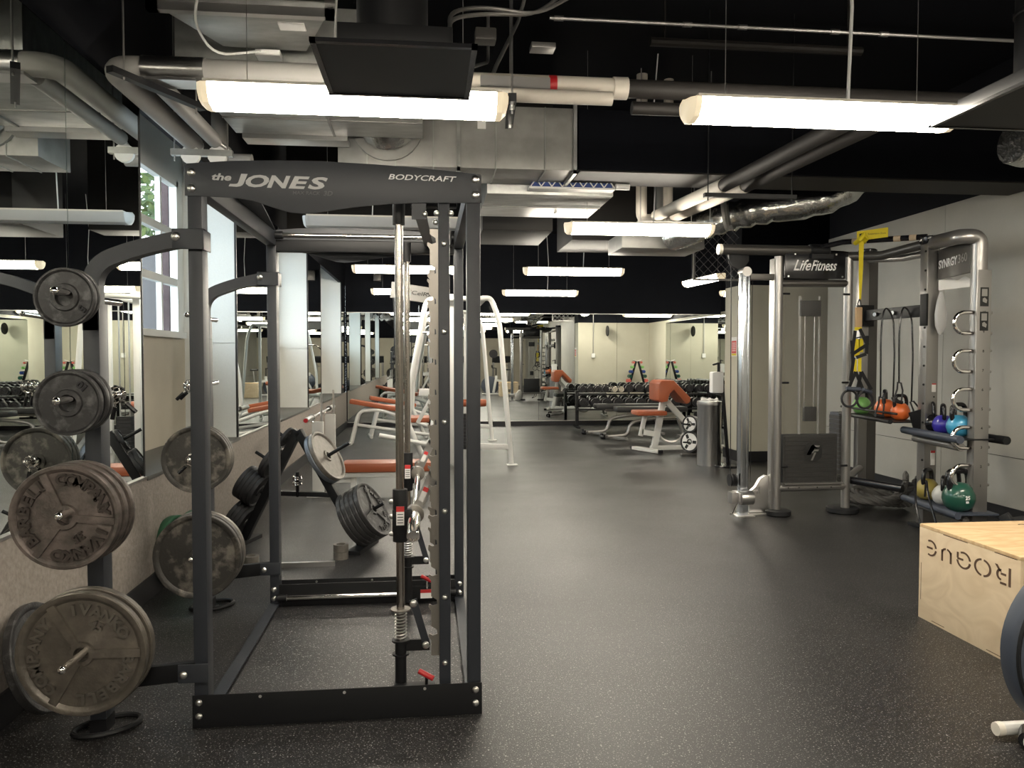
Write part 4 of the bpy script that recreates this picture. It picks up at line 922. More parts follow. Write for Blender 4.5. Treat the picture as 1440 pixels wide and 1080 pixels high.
# multi-station rig along the right wall
t = RG = thing('training_rig', 'silver grey training rig along the right wall with lettered side panel and grip rungs', 'exercise machine', (4.15,6.1,0))
XA,YA,XB,YB,XC,YC = 4.215,7.0,4.10,5.90,4.075,5.35
pa = build('post', M().bb((XA-.09,YA-.03,.0),(XA+.09,YA+.05,2.40)), 'silver', t, .012)
pb = build('post', M().bb((XB-.055,YB-.04,.0),(XB+.055,YB+.06,2.33)), 'silver', t, .012)
build('post_face', M().bb((XA+.0,YA-.034,.0),(XA+.088,YA-.03,2.38)), 'darksilver', pa)
m = M()
for k in range(14): m.cyl((XB-.062,YB-.02,.25+.155*k),(XB-.054,YB-.02,.25+.155*k),.009,8)
for z in (.98,1.08): m.cyl((XB+.02,YB-.045,z),(XB+.02,YB-.039,z),.006,8)
parts('adjust_hole', m, 'black', pb)
parts('warning_label', M().bb((XB-.0,YB-.043,1.12),(XB+.035,YB-.040,1.19)).bb((XB-.0,YB-.043,.52),(XB+.038,YB-.040,.64)), 'label', pb)
parts('label_print', M().bb((XB-.0,YB-.0445,1.18),(XB+.035,YB-.0432,1.19)).bb((XB-.0,YB-.0445,.62),(XB+.038,YB-.0432,.64)), 'redlabel', pb)
for x, y in ((XA,YA),(XB,YB)): build('post_cap', M().lathe([(.08,0),(.085,.01),(.085,.05),(.07,.06),(0,.06)],(x,y,2.38 if y > 6.5 else 2.33),(0,0,1),24), 'blackgloss', t)
# curved end post C: rises and bends over to B
pts = bend([(XC+.03,YC,.0),(XC+.03,YC,2.305),(XC-.11,YC+.02,2.305),(XB,YB-.05,2.335)],.20,8)
pc = build('curved_post', M().tube(pts, .062, 18, flat=.9), 'silver', t)
build('post_strip', M().bb((XC-.03,YC-.064,.05),(XC+.085,YC-.052,2.05)), 'silver', pc, .004)
m = M(); zs = [1.735-.1435*k for k in range(10)]
for k, z in enumerate(zs): m.text(str(10-k), .028, (XC+.028,YC-.0645,z), (1,0,0), up, 1, 0, .01)
build('rung_number', m, 'blackprint', pc)
for z0 in (1.79,1.61):
    g = build('grip_decal', M().bb((XC-.005,YC-.0655,z0-.01),(XC+.062,YC-.064,z0+.13)), 'blackprint', pc)
    build('decal_print', M().bb((XC+.006,YC-.0664,z0+.065),(XC+.050,YC-.0656,z0+.118)).prism([(0,0),(.03,-.012),(.036,.012),(.016,.03),(.0,.022)],(XC+.014,YC-.0656,z0+.025),(1,0,0),(0,0,1),.0008), 'conduit', g)
for k in range(0,10,2):
    za, zb_ = zs[k]-.005, zs[k+1]-.005
    if k == 0: za, zb_ = 1.71, 1.585
    zm = (za+zb_)/2; rr_ = (za-zb_)/2
    if k == 0: zm, rr_ = 1.66, .078
    else: zm, rr_ = 1.66-.2865*(k/2), .078
    pts = [(XC-.03,YC-.02,zm+rr_)]+[tuple(p) for p in arc((XC-.095,YC-.02,zm), rr_, pi/2, 3*pi/2, n=14)]+[(XC-.03,YC-.02,zm-rr_)]
    build('grip_rung', M().tube(pts, .0155, 12), 'chrome', pc)
    parts('rung_pin', M().cyl((XC+.09,YC+.02,zm+rr_),(XC+.155,YC+.02,zm+rr_),.012,8).cyl((XC+.09,YC+.02,zm-rr_),(XC+.155,YC+.02,zm-rr_),.012,8), 'silver', pc)
# side panel with lettering, between B and C
sp0, sp1 = V((XB+.055,YB-.02,0)), V((XC+.0,YC+.03,0)); dd = (sp1-sp0).normalized()
P = build('side_panel', M().prism([(0,2.03),(0,2.27),((sp1-sp0).length,2.29),((sp1-sp0).length,2.04)],(sp0.x,sp0.y,0),dd,(0,0,1),.02), 'darksilver', t, .003)
# the printed face looks towards the room (-x): place text on that face
nrm = dd.cross(V((0,0,1))); LP = (sp1-sp0).length; oo = sp0+nrm*.0225
build('lettering', M().fit('SYNRGY', oo+dd*LP*.10+V((0,0,2.115)), dd+V((0,0,.03)), (0,0,1), LP*.55, .068, 0, .022, ext=.001), 'whiteprint', P)
build('number_print', M().fit('360', oo+dd*LP*.68+V((0,0,2.127)), dd+V((0,0,.03)), (0,0,1), LP*.25, .068, 0, .006, ext=.001), 'conduit', P)
build('panel_bracket', M().bb((XB+.03,YB-.07,2.04),(XB+.062,YB-.03,2.25)), 'black', t, .004)
# monkey bar frame on top
build('top_bar', M().tube([(3.40,6.5,2.36),(3.62,6.4,2.41),(4.08,5.92,2.39)], .024, 10).tube([(3.42,6.6,2.34),(3.74,6.62,2.335),(4.2,7.0,2.36)],.03,10), 'blackgloss', t)
build('top_bar', M().tube([(3.735,6.5,2.30),(3.95,6.35,2.29),(4.10,5.93,2.34)], .040, 14), 'darksilver', t)
build('top_bar', M().tube([(4.215,7.0,2.34),(4.20,6.4,2.28),(4.10,5.93,2.26)], .030, 12), 'silver', t)
m = M()
for f in (.12,.22,.62,.80):
    a = V((3.62,6.4,2.41)).lerp(V((4.08,5.92,2.39)), f); b_ = V((3.62,6.4,2.41)).lerp(V((4.08,5.92,2.39)), f+.08); m.cyl(a,b_,.026,10)
parts('grip_tape', m, 'tan', t)
# hook rail and shelves between the posts
hr = build('hook_rail', M().bar((XA-.06,YA-.05,1.80),(XB-.05,YB+.0,1.785),.03,.10), 'black', t, .004)
parts('rail_bracket', M().bb((XB-.075,YB-.06,1.66),(XB-.055,YB+.02,1.92)).bb((XA-.13,YA-.09,1.70),(XA+.02,YA-.035,1.90)), 'black', hr, .004)
m = M()
for f in (.25,.55): p = V((XA-.06,YA-.05,1.80)).lerp(V((XB-.05,YB,1.785)), f); m.lathe([(0,0),(.018,.0),(.018,.03),(0,.03)], p+V((-.02,-.02,0)), (-.9,-.4,0), 12)
parts('hook_eye', m, 'bolt', hr)
d1 = (V((XB,YB,0))-V((XA,YA,0))).normalized(); n1 = V((d1.y,-d1.x,0))   # n1 points towards -x side
if n1.x > 0: n1 = -n1
s0, s1 = V((XA-.04,YA-.08,.86)), V((XB-.05,YB+.02,.86))
sh1 = build('upper_shelf', M().prism([(0,0),((s1-s0).length,0),((s1-s0).length,.24),(0,.24)], s0+V((0,0,0)), d1, n1, .012 if d1.cross(n1).z > 0 else -.012), 'black', t, .003)
build('shelf_rail', M().cyl(s0+n1*.25+V((0,0,.01)), s1+n1*.25+V((0,0,.01)), .018, 12).cyl(s0+n1*.24+V((0,0,.075)), s1+n1*.20+V((0,0,.075)), .010, 10), 'black', sh1)
build('shelf_bracket', M().bar(s1+V((0,0,-.06)), s1+n1*.05+V((0,0,.10)), .02,.10), 'black', sh1)
tr = build('middle_shelf', M().bar((4.12,6.02,.79),(4.06,5.28,.79),.28,.012), 'black', t, .002)
build('shelf_tube', M().cyl((3.98,6.04,.795),(3.90,5.24,.795),.030,14), 'slate', tr)
build('support_tube', M().cyl((4.02,5.95,.735),(3.97,5.32,.73),.030,14), 'silver', tr)
build('end_tube', M().cyl((4.26,6.0,.79),(4.24,5.2,.79),.032,14), 'black', tr)
lw = build('lower_shelf', M().bar((4.10,5.98,.24),(4.05,5.22,.24),.30,.014), 'slate', t, .003)
build('shelf_tube', M().cyl((3.95,5.98,.235),(3.88,5.22,.235),.026,12), 'slate', lw)
build('support_tube', M().cyl((4.0,5.9,.19),(4.0,5.3,.19),.022,12).cyl((4.0,5.3,.19),(4.0,5.3,.0),.022,12), 'silver', lw)
build('floor_tube', M().cyl((3.74,6.62,.30),(4.02,6.1,.285),.034,16), 'blackgloss', t)
build('floor_tube', M().cyl((3.74,6.6,.26),(4.14,6.95,.34),.03,14), 'silver', t)
parts('base_foot', M().bb((XA-.14,YA-.06,.0),(XA+.14,YA+.1,.03)).bb((XB-.10,YB-.08,0),(XB+.10,YB+.10,.03)).bb((XC-.10,YC-.08,0),(XC+.16,YC+.10,.03)), 'smoke', t, .006)
st = build('side_stack', M().bb((4.02,7.12,.30),(4.10,7.30,.86)), 'slate', t)
for k in range(12): build('plate', M().bb((4.015,7.115,.31+.044*k),(4.105,7.305,.348+.044*k)), 'rubber', st)
# clear wavy bracket and hanging bag
pp = [(0,0),(0,.09)]+[(.05+.30*k/24,.085+.014*sin(k*.75)) for k in range(25)]+[(.36,.02)]
single('acrylic_holder', M().prism(pp,(XB+.03,YB-.06,1.945),(.78,-.60,0.03),(0,0,1),.006), 'acrylic', 'wavy clear holder mounted between the rig posts', 'holder')
m = M()
o_ = V((XB+.035,YB-.085,0)); rings = []
for z, w_, dp in ((1.93,.012,.01),(1.86,.035,.02),(1.75,.052,.03),(1.66,.045,.03),(1.60,.02,.015),(1.585,.008,.008)): rings.append((z,w_,dp))
vs = []; 
for z, w_, dp in rings: vs += [o_+V((cos(a)*w_, sin(a)*dp, z)) for a in [2*pi*k/10 for k in range(10)]]
fs = [(i*10+k,i*10+(k+1)%10,(i+1)*10+(k+1)%10,(i+1)*10+k) for i in range(5) for k in range(10)]+[tuple(range(10)),tuple(50+k for k in range(10))]
single('cloth_bag', m.add(vs,fs), 'lampoff', 'small grey cloth bag hanging on the rig post', 'bag')
# suspension trainer
sx, sy = 3.685, 6.22
t = thing('suspension_trainer', 'yellow and black suspension trainer hanging from the top bar of the rig', 'strap', (sx,sy,1.0))
build('yellow_strap', M().prism([(-.022,0),(.022,0),(.016,-.25),(.004,-.50),(-.012,-.50),(-.020,-.25)],(sx,sy,2.395),(1,0,0),(0,0,1),.004).tube([(sx-.03,sy+.04,2.38),(sx-.03,sy-.03,2.40),(sx,sy-.04,2.445),(sx+.03,sy-.03,2.41),(sx+.03,sy+.04,2.38)],.020,8), 'yellow', t)
build('carabiner', M().tube([(sx-.01,sy,1.90),(sx-.022,sy,1.86),(sx-.018,sy,1.80),(sx-.002,sy,1.80),(sx+.004,sy,1.86),(sx-.006,sy,1.90)], .005, 8, closed=True), 'black', t)
_nz = len(ROOT)
zf = lambda z: 1.66-(1.60-z)*.76
build('anchor_sleeve', M().bb((sx-.045,sy-.015,1.66),(sx+.012,sy+.012,1.83)), 'plyedge', t, .005)
parts('yellow_webbing', M().bb((sx-.05,sy-.012,zf(1.565)),(sx+.01,sy+.0,zf(1.60))).bb((sx-.065,sy-.02,zf(1.27)),(sx-.01,sy-.012,zf(1.47))).bb((sx-.02,sy-.02,zf(1.32)),(sx+.02,sy-.012,zf(1.47))).bb((sx-.065,sy-.02,zf(1.10)),(sx-.035,sy-.01,zf(1.24))).bb((sx-.022,sy-.02,zf(1.10)),(sx+.006,sy-.01,zf(1.26))), 'yellow', t)
m = M()
for (a, b_) in (((-.06,1.56),(-.09,1.30)),((-.02,1.58),(.05,1.40)),((.05,1.50),(.04,1.30)),((-.08,1.30),(.04,1.40)),((-.05,1.48),(.05,1.50)),((-.09,1.45),(-.08,1.20)),((.04,1.30),(-.05,1.26)),((-.05,1.10),(-.12,.90)),((-.05,1.10),(.02,.88)),((.0,1.10),(-.04,.88)),((.0,1.10),(.09,.90)),((-.07,1.26),(-.10,1.0))):
    m.bar((sx+a[0],sy-.03,zf(a[1])),(sx+b_[0],sy-.035,zf(b_[1])),.008,.028,(1,0,0))
parts('black_webbing', m, 'black', t)
m = M()
for cx, cz in ((-.11,.80),(.03,.78)):
    m.tube(arc((sx+cx,sy-.04,zf(cz)), .07, 0, 2*pi, n=18)[:-1], .010, 8, closed=True)
parts('foot_cradle', m, 'rubber', t)
m = M(); m.cyl((sx-.15,sy-.06,zf(.915)),(sx-.03,sy-.07,zf(.905)),.017,12); m.cyl((sx+.0,sy-.06,zf(.90)),(sx+.09,sy-.03,zf(.87)),.017,12); parts('handle', m, 'slate', t)
t = thing('zone_sign', 'small yellow sign plate standing on top of the rig bar', 'sign', (3.80,6.2,2.40))
sg = build('sign_plate', M().prism([(0,0),(.24,.02),(.24,.10),(0,.08)],(3.655,6.24,2.395),(.85,-.5,0),(0,0,1),.012), 'yellow', t)
q0 = V((3.655,6.24,2.395)); qd = V((.85,-.5,0)).normalized(); qn = qd.cross(V((0,0,1)))
build('sign_text', M().prism([(.02,.022),(.07,.026),(.07,.064),(.02,.060)], q0+qn*.0125, qd, (0,0,1), .001).text('Suspension Zone', .019, q0+qn*.0125+qd*.155+V((0,0,.053)), qd, up, 1.05), 'blackprint', sg)
# resistance tubes
def rtube(x, y, top, bots, label):
    t = thing('resistance_tube', label, 'resistance band', (x,y,1.0), 'resistance tubes on the hook rail')
    (ax_, az), (bx, bz) = bots
    pts = [(x+ax_,y-.10,az),(x+ax_-.006,y-.10,(az+top)/2+.1),(x+ax_+.008,y-.09,top-.08),(x+ax_+.03,y-.08,top),(x+(ax_+bx)/2,y-.07,top+.03),(x+bx-.03,y-.08,top),(x+bx-.002,y-.09,top-.08),(x+bx+.006,y-.10,(bz+top)/2),(x+bx,y-.10,bz)]
    build('tube', M().tube(bend(pts,.04,3), .0075, 8), 'blackgloss', t)
    for hx, hz, rot in ((ax_,az,-.22),(bx,bz,.3)):
        c, s_ = cos(rot), sin(rot)
        P = [(-.012,0),(.012,0),(.035,-.06),(.04,-.16),(-.04,-.16),(-.035,-.06)]
        m = M().tube([(x+hx+px*c-pz*s_, y-.10-.01*k, hz+px*s_+pz*c) for k,(px,pz) in enumerate(P)], .0075, 8, closed=True)
        a = (x+hx+.04*c+.16*s_, y-.14, hz+.04*s_-.16*c); b_ = (x+hx-.04*c+.16*s_, y-.15, hz-.04*s_-.16*c); m.cyl(a,b_,.015,12)
        build('handle', m, 'rubber', t)
    return t
rtube(3.925,6.30,1.80,((-.055,1.06),(.06,1.06)),'resistance tube with both handles hanging side by side, left one on the hook rail')
rtube(4.00,6.16,1.80,((-.055,1.19),(.06,1.03)),'resistance tube with one handle higher, right one on the hook rail')
# kettlebells
def kettlebell(x, y, z, r, body, handle, label, rz=0., hr_=1., grp='kettlebells on the rig shelves'):
    t = thing('kettlebell', label, 'kettlebell', (x,y,z), grp, rz, world=False)
    P = [(0,0),(r*.55,0),(r*.85,r*.28),(r,r*.75),(r*.97,r*1.1),(r*.78,r*1.5),(r*.5,r*1.78),(0,r*1.85)]
    build('body', M().lathe(P,(0,0,0),(0,0,1),28), body, t, 0, 60)
    h = r*1.05*hr_
    pts = bend([(-r*.62,0,r*1.25),(-r*.80,0,r*1.8),(-r*.62,0,r*1.6+h),(r*.62,0,r*1.6+h),(r*.80,0,r*1.8),(r*.62,0,r*1.25)],r*.5,6)
    build('handle', M().tube(pts, r*.19, 12), handle, t)
    return t
def on1(f, o=.07): p = s0.lerp(s1,f)+n1*o; return p.x, p.y, .872
x,y,z = on1(.06); kettlebell(x,y,z,.085,'lime','blackgloss','lime green kettlebell under the suspension trainer',.3)
x,y,z = on1(.52); kettlebell(x,y,z,.088,'orangev','blackgloss','orange kettlebell in the middle of the upper shelf',.9)
x,y,z = on1(.80); kettlebell(x,y,z,.078,'orangev','blackgloss','second orange kettlebell near the rig post on the upper shelf',.1)
kettlebell(4.12,5.88,.80,.075,'blackgloss','blackgloss','black kettlebell at the back left of the middle shelf',1.2,1.4)
kettlebell(4.09,5.70,.80,.078,'indigo','blackgloss','indigo blue kettlebell on the middle shelf',1.1,1.2)
kettlebell(4.22,5.76,.80,.060,'blackgloss','blackgloss','small black kettlebell behind the indigo one',1.3,1.8)
kettlebell(4.055,5.47,.80,.088,'teal','blackgloss','sky blue kettlebell on the middle shelf beside the curved post',.2,1.1)
kettlebell(4.05,5.82,.25,.090,'gold','blackgloss','mustard yellow kettlebell at the left of the lower shelf',.5)
kettlebell(4.03,5.60,.25,.080,'silverv','blackgloss','white kettlebell tipped forward on the lower shelf',.9)
kettlebell(3.985,5.36,.25,.115,'dgreen','blackgloss','large dark green kettlebell printed 25 LB on the lower shelf',.15,.95)
g = [o for o in bpy.data.objects if o.get('label','').startswith('large dark green')][0]
bd = [c for c in kids(g) if c.name.startswith('body')][0]
build('weight_print', M().text('25', .040, (-.035,-.117,.112), (1,0,0), up, 1, 0, .02, ext=.004).text('LB', .022, (-.035,-.113,.080), (1,0,0), up, 1, 0, .02, ext=.006), 'whiteprint', bd)
kettlebell(4.17,5.68,.25,.085,'blackgloss','blackgloss','black kettlebell behind the white one on the lower shelf',.2,1.3)
# battle rope
t = thing('battle_rope', 'dark twisted battle rope coiled on the floor beside the cable tower', 'rope', (4.0,6.75,0))
def twisted(path, r):
    m = M(); path = [V(p) for p in path]
    # resample
    out = [path[0]]; step = .02
    for a, b_ in zip(path, path[1:]):
        n = max(1, int((b_-a).length/step)); out += [a.lerp(b_, k/n) for k in range(1, n+1)]
    for s in range(3):
        pts = []; u = V((0,0,1))
        for i, p in enumerate(out):
            tg_ = (out[min(i+1,len(out)-1)]-out[max(i-1,0)]).normalized(); w_ = tg_.cross(V((0,0,1)))
            if w_.length < .2: w_ = V((1,0,0))
            w_.normalize(); v_ = tg_.cross(w_); a = i*.75+s*2*pi/3
            pts.append(p+(w_*cos(a)+v_*sin(a))*r*.5)
        m.tube(pts, r*.62, 6)
    return m
path = []
for k in range(0, 105):
    a = k*.24; path.append((4.10+(.30-.0009*k)*cos(a)+.05*sin(a*.37), 6.63+(.13+.0010*k)*sin(a), .035+.0010*k+.05*abs(sin(a*.5+k*.01))))
build('coil', twisted(path, .029), 'rope', t)
build('rope_end', twisted([(4.24,6.6,.10),(4.18,6.3,.28),(4.10,6.18,.40),(4.06,6.12,.36),(4.08,6.2,.20)], .024), 'rope', t)
build('rope_end', twisted([(4.22,6.5,.06),(4.22,6.3,.25),(4.20,6.12,.40),(4.18,6.08,.30)], .026), 'rope', t)
single('jump_rope', M().tube(bend([(3.84,5.66,.44),(3.70,5.45,.25),(3.66,5.25,.03),(3.74,5.2,.05),(3.80,5.45,.35),(3.90,5.62,.46),(3.92,5.66,.3)],.15,6), .008, 8).tube([(3.62,5.22,.02),(3.66,5.16,.03)],.02,10), 'blackgloss', 'thin black cord looping down from the lower shelf to the floor', 'cord')
# black bench machine behind the wooden box
t = thing('folded_bench', 'black folded ab bench standing behind the wooden box', 'bench', (4.2,4.85,0))
build('side_arm', M().bar((4.02,4.95,.30),(4.12,4.80,.05),.05,.07), 'smoke', t, .01)
build('side_arm', M().tube(bend([(4.30,5.0,.34),(4.36,5.0,.36),(4.46,4.9,.02)],.05), .025, 10), 'smoke', t)
build('body', M().prism([(-.16,0),(-.16,.12),(-.08,.22),(.08,.24),(.20,.05),(.20,0)],(4.20,4.95,.02),(1,0,0),(0,0,1),-.14), 'smoke', t, .01)
build('chrome_curve', M().tube(bend([(4.20,4.85,.26),(4.32,4.84,.24),(4.38,4.82,.06)],.08), .012, 8), 'steel', t)
build('warning_label', M().bb((4.24,4.805,.13),(4.28,4.809,.18)), 'label', t)
build('black_pad', M().bb((4.28,4.55,.20),(4.62,4.80,.26)), 'blackvinyl', t, .02)
# ================================================================ WOODEN BOX
x0,x1,y0,y1,zt = 2.64,3.30,3.14,3.85,.508
t = thing('plyometric_box', 'birch plywood jump box with upside down stencilled lettering on its side', 'box', ((x0+x1)/2,(y0+y1)/2,0))
build('side_panel', M().bb((x0,y0,0),(x0+.018,y1,zt-.018)), 'plyside', t, .0015)
build('side_panel', M().bb((x1-.018,y0,0),(x1,y1,zt-.018)), 'plyside', t, .0015)
build('end_panel', M().bb((x0+.019,y0+.001,0),(x1-.019,y0+.019,zt-.019)), 'plyedge', t, .0015)
build('end_panel', M().bb((x0+.019,y1-.019,0),(x1-.019,y1-.001,zt-.019)), 'plyside', t, .0015)
tp = build('top_panel', M().bb((x0+.0005,y0,zt-.017),(x1,y1,zt)), 'plytop', t, .002)
m = M()
for (a,b_) in ((y0+.02,y0+.16),(y0+.34,y0+.52)): m.bb((x0-.0006,a,zt-.020),(x0,b_,zt-.0165))
for (a,b_) in ((y0+.1,y0+.2),(y0+.5,y0+.6)): m.bb((x0-.0006,a,.012),(x0,b_,.015))
m.bb((x0-.0006,y1-.02,.10),(x0,y1-.017,.30))
parts('finger_joint', m, 'burn', t)
# stencil: text upside down, reading direction runs from the near end to the far end
L = M()
H_, zc = .105, .396
# letters are drawn in a frame rotated by half a turn: u runs towards the far end, v downwards
def seg_(P, uo): L.prism([((uo+p[0])*1.09,p[1]*.86) for p in P], (x0-.0002, y0+.055, zc), (0,1.0,0), (0,0,-1), .0012)
def ring(uc, w_, gaps, hgt=.10, th=.012, a_from=0, a_to=360):
    n = 40
    for k in range(n):
        a0_, a1_ = 360*k/n, 360*(k+1)/n; am = (a0_+a1_)/2
        if any(g0 <= am <= g1 for g0, g1 in gaps): continue
        ps = []
        for a_, rr2 in ((a0_,1),(a1_,1),(a1_,0),(a0_,0)):
            ps.append((uc+(w_/2-(0 if rr2 else th))*cos(R(a_)), (hgt/2-(0 if rr2 else th*.9))*sin(R(a_))))
        seg_(ps, 0)
# R O G U E
def rect(u, v, w_, h): seg_([(u,v),(u+w_,v),(u+w_,v+h),(u,v+h)], 0)
rect(0,-.05,.013,.10)
rect(.025,.038,.035,.012); rect(.027,-.012,.030,.012); ring(.058,.05,[(95,265)],.062)
seg_([(.052,-.016),(.066,-.016),(.092,-.05),(.077,-.05)],0)
build('stencil_letter', L, 'burn', t); L = M()
ring(.165,.105,[(83,97),(263,277)])
build('stencil_letter', L, 'burn', t); L = M()
ring(.285,.095,[(300,360),(0,12),(170,190)]); rect(.288,-.008,.038,.012); rect(.318,-.038,.012,.034)
build('stencil_letter', L, 'burn', t); L = M()
rect(.365,-.018,.012,.068); rect(.425,-.018,.012,.068); ring(.401,.072,[(0,180),(262,278)],.066)
build('stencil_letter', L, 'burn', t); L = M()
ring(.515,.09,[(0,60),(300,360),(172,188)]); rect(.50,-.006,.042,.012)
build('stencil_letter', L, 'burn', t)
build('stencil_number', M().text('24', .10, ((x0+x1)/2+.22,y1-.12,zt+.0002), (1,0,0), (0,1,0), 1.1, 0, 0), 'burn', tp)
# ================================================================ EXERCISE BIKE (cut by the right edge)
t = thing('spin_bike', 'exercise bike with slate grey wheel cover, cut off by the right edge', 'exercise machine', (2.35,2.5,0))
cx_, cz_, r_ = 2.385, .355, .345
wc = build('wheel_cover', M().lathe([(0,-.045),(r_*.80,-.045),(r_*.93,-.038),(r_*.985,-.022),(r_,0),(r_*.985,.05),(r_*.9,.06),(0,.06)],(cx_,2.47,cz_),(0,1,0),64), 'slate', t, 0, 50)
build('cover_rim', M().lathe([(r_*.965,-.033),(r_*.975,-.036),(r_*.985,-.026)],(cx_,2.47,cz_),(0,1,0),64), 'smoke', wc)
e = M().lathe([(.052,0),(.052,.008),(.04,.012),(0,.012)],(0,0,0),(0,-1,0),28)
build('oval_badge', M().add([V((2.135+p.x*.62,2.4245+p.y,.345+p.z)) for p in e.v], e.f), 'conduit', wc)
build('badge_ring', M().tube([V((2.135+.040*cos(a),2.424,.345+.060*sin(a))) for a in [2*pi*k/28 for k in range(28)]],.004,6,closed=True), 'smoke', wc)
for y in (2.45,2.57): 
    fb = build('floor_tube', M().cyl((2.095+(.03 if y<2.5 else 0),y,.035),(2.95,y,.035),.024,16), 'white', t)
    build('tube_cap', M().lathe([(.025,0),(.026,.01),(.024,.025),(0,.026)],(2.10+(.03 if y<2.5 else 0),y,.035),(-1,0,0),16), 'plastic', fb)
build('transport_wheel', M().cyl((2.13,2.48,.032),(2.18,2.54,.032),.031,16), 'blackgloss', t)
build('main_frame', M().bar((2.5,2.56,.07),(2.62,2.56,.72),.05,.09,(1,0,0)).bar((2.62,2.56,.55),(3.1,2.56,.45),.05,.08).bar((3.1,2.56,.45),(3.2,2.56,.05),.05,.08,(1,0,0)), 'white', t, .008)
build('seat_post', M().cyl((3.0,2.56,.45),(3.05,2.56,.92),.02,12), 'steel', t)
build('saddle', M().prism([(-.13,-.09),(-.13,.09),(.0,.06),(.15,.02),(.15,-.02),(.0,-.06)],(3.02,2.56,.92),(-1,0,0),(0,1,0),-.06), 'blackvinyl', t, .015)
build('handlebar', M().tube(bend([(2.45,2.38,1.12),(2.45,2.38,1.02),(2.6,2.56,1.0),(2.45,2.74,1.02),(2.45,2.74,1.12)],.08), .016, 10).cyl((2.6,2.56,.70),(2.6,2.56,1.02),.022,12), 'rubber', t)
build('rear_tube', M().cyl((3.2,2.3,.04),(3.2,2.8,.04),.028,14), 'white', t)
# ================================================================ BACK OF THE ROOM
# dumbbell racks
def dumbbell(label, grp, r, hl, axis='y', m='head', hm='steel', hexa=False):
    t = thing('dumbbell', label, 'dumbbell', (0,0,0), grp, 0 if axis == 'y' else pi/2, world=False)
    build('handle', M().cyl((0,-hl,0),(0,hl,0),.015,8), hm, t)
    for s in (-1,1):
        n = 6 if hexa else 18; e = r*1.15 if not hexa else r*.9
        build('head', M().lathe([(0,hl),(r*.93,hl),(r,hl+.01),(r,hl+e-.012),(r*.92,hl+e),(r*.62,hl+e),(r*.58,hl+e+.012),(r*.32,hl+e+.012),(r*.28,hl+e+.006),(0,hl+e+.006)],(0,0,0),(0,s,0),n), m, t, 0, 30)
    return t
def rack(label, loc, rz, L):
    t = thing('dumbbell_rack', label, 'weight rack', loc, None, rz, world=False)
    for s in (0, L):
        build('end_frame', M().bb((s-.03,-.035,.03),(s+.03,.035,.74)).bb((s-.025,-.24,.0),(s+.025,.26,.035)), 'black', t, .005)
    for z, tl in ((.40,-1),(.70,-1)):
        for yy, dz in ((-.13,-.015),(.13,.03)):
            build('tier_rail', M().bb((-.02,yy-.03,z+dz-.03),(L+.02,yy+.03,z+dz)), 'black', t, .004)
    parts('bracket', M().bb((0,-.13,.37),(.02,.13,.40)).bb((L-.02,-.13,.37),(L,.13,.40)).bb((0,-.13,.67),(.02,.13,.70)).bb((L-.02,-.13,.67),(L,.13,.70)), 'black', t)
    return t
rack('long black two-tier dumbbell rack against the back mirror', (2.98,15.10,0), 0, 2.75)
rack('black two-tier dumbbell rack along the alcove side mirror', (5.78,14.75-.1,0), -pi/2, 1.9)
ordn = ['first','second','third','fourth','fifth','sixth','seventh','eighth','ninth','tenth','eleventh','twelfth']
proto = None; G1 = 'black dumbbells on the back wall rack'
N = 12
for k in range(N):
    lb = 'round black dumbbell, %s from the left on the lower tier of the back rack' % ordn[k]
    if k == 0: proto = dumbbell(lb, G1, .092, .06); proto.location = (3.10,15.10,.505)
    else: dup(proto, (3.10+.232*k,15.10,.505), lb, G1)
sm = dumbbell('small round dumbbell, first from the left on the upper tier of the back rack', G1, .066, .055, hm='chrome'); sm.location = (3.08,15.10,.775)
for k in range(1,4): dup(sm, (3.08+.155*k,15.10,.775), 'small round dumbbell, %s from the left on the upper tier of the back rack' % ordn[k], G1)
chd = dumbbell('chrome dumbbell beside the small black ones on the upper tier', G1, .06, .055, m='chrome', hm='chrome'); chd.location = (3.72,15.10,.772)
dup(chd, (3.86,15.10,.772), 'second chrome dumbbell on the upper tier of the back rack', G1)
b2 = dumbbell('larger round dumbbell, first right of the chrome pair on the upper tier', G1, .080, .06); b2.location = (4.02,15.10,.79)
for k in range(1,9): dup(b2, (4.02+.205*k,15.10,.79), 'larger round dumbbell, %s right of the chrome pair on the upper tier' % ordn[k], G1)
G2 = 'black dumbbells on the alcove side rack'
b3 = dumbbell('black dumbbell at the far end of the lower tier of the alcove side rack', G2, .088, .06, 'x'); b3.location = (5.78,14.55,.50)
for k in range(1,8): dup(b3, (5.78,14.55-.22*k,.50), 'black dumbbell, %s from the far end on the lower tier of the side rack' % ordn[k], G2)
for k in range(0,8): dup(b3, (5.78,14.55-.22*k,.80), 'black dumbbell, %s from the far end on the upper tier of the side rack' % ordn[k], G2)
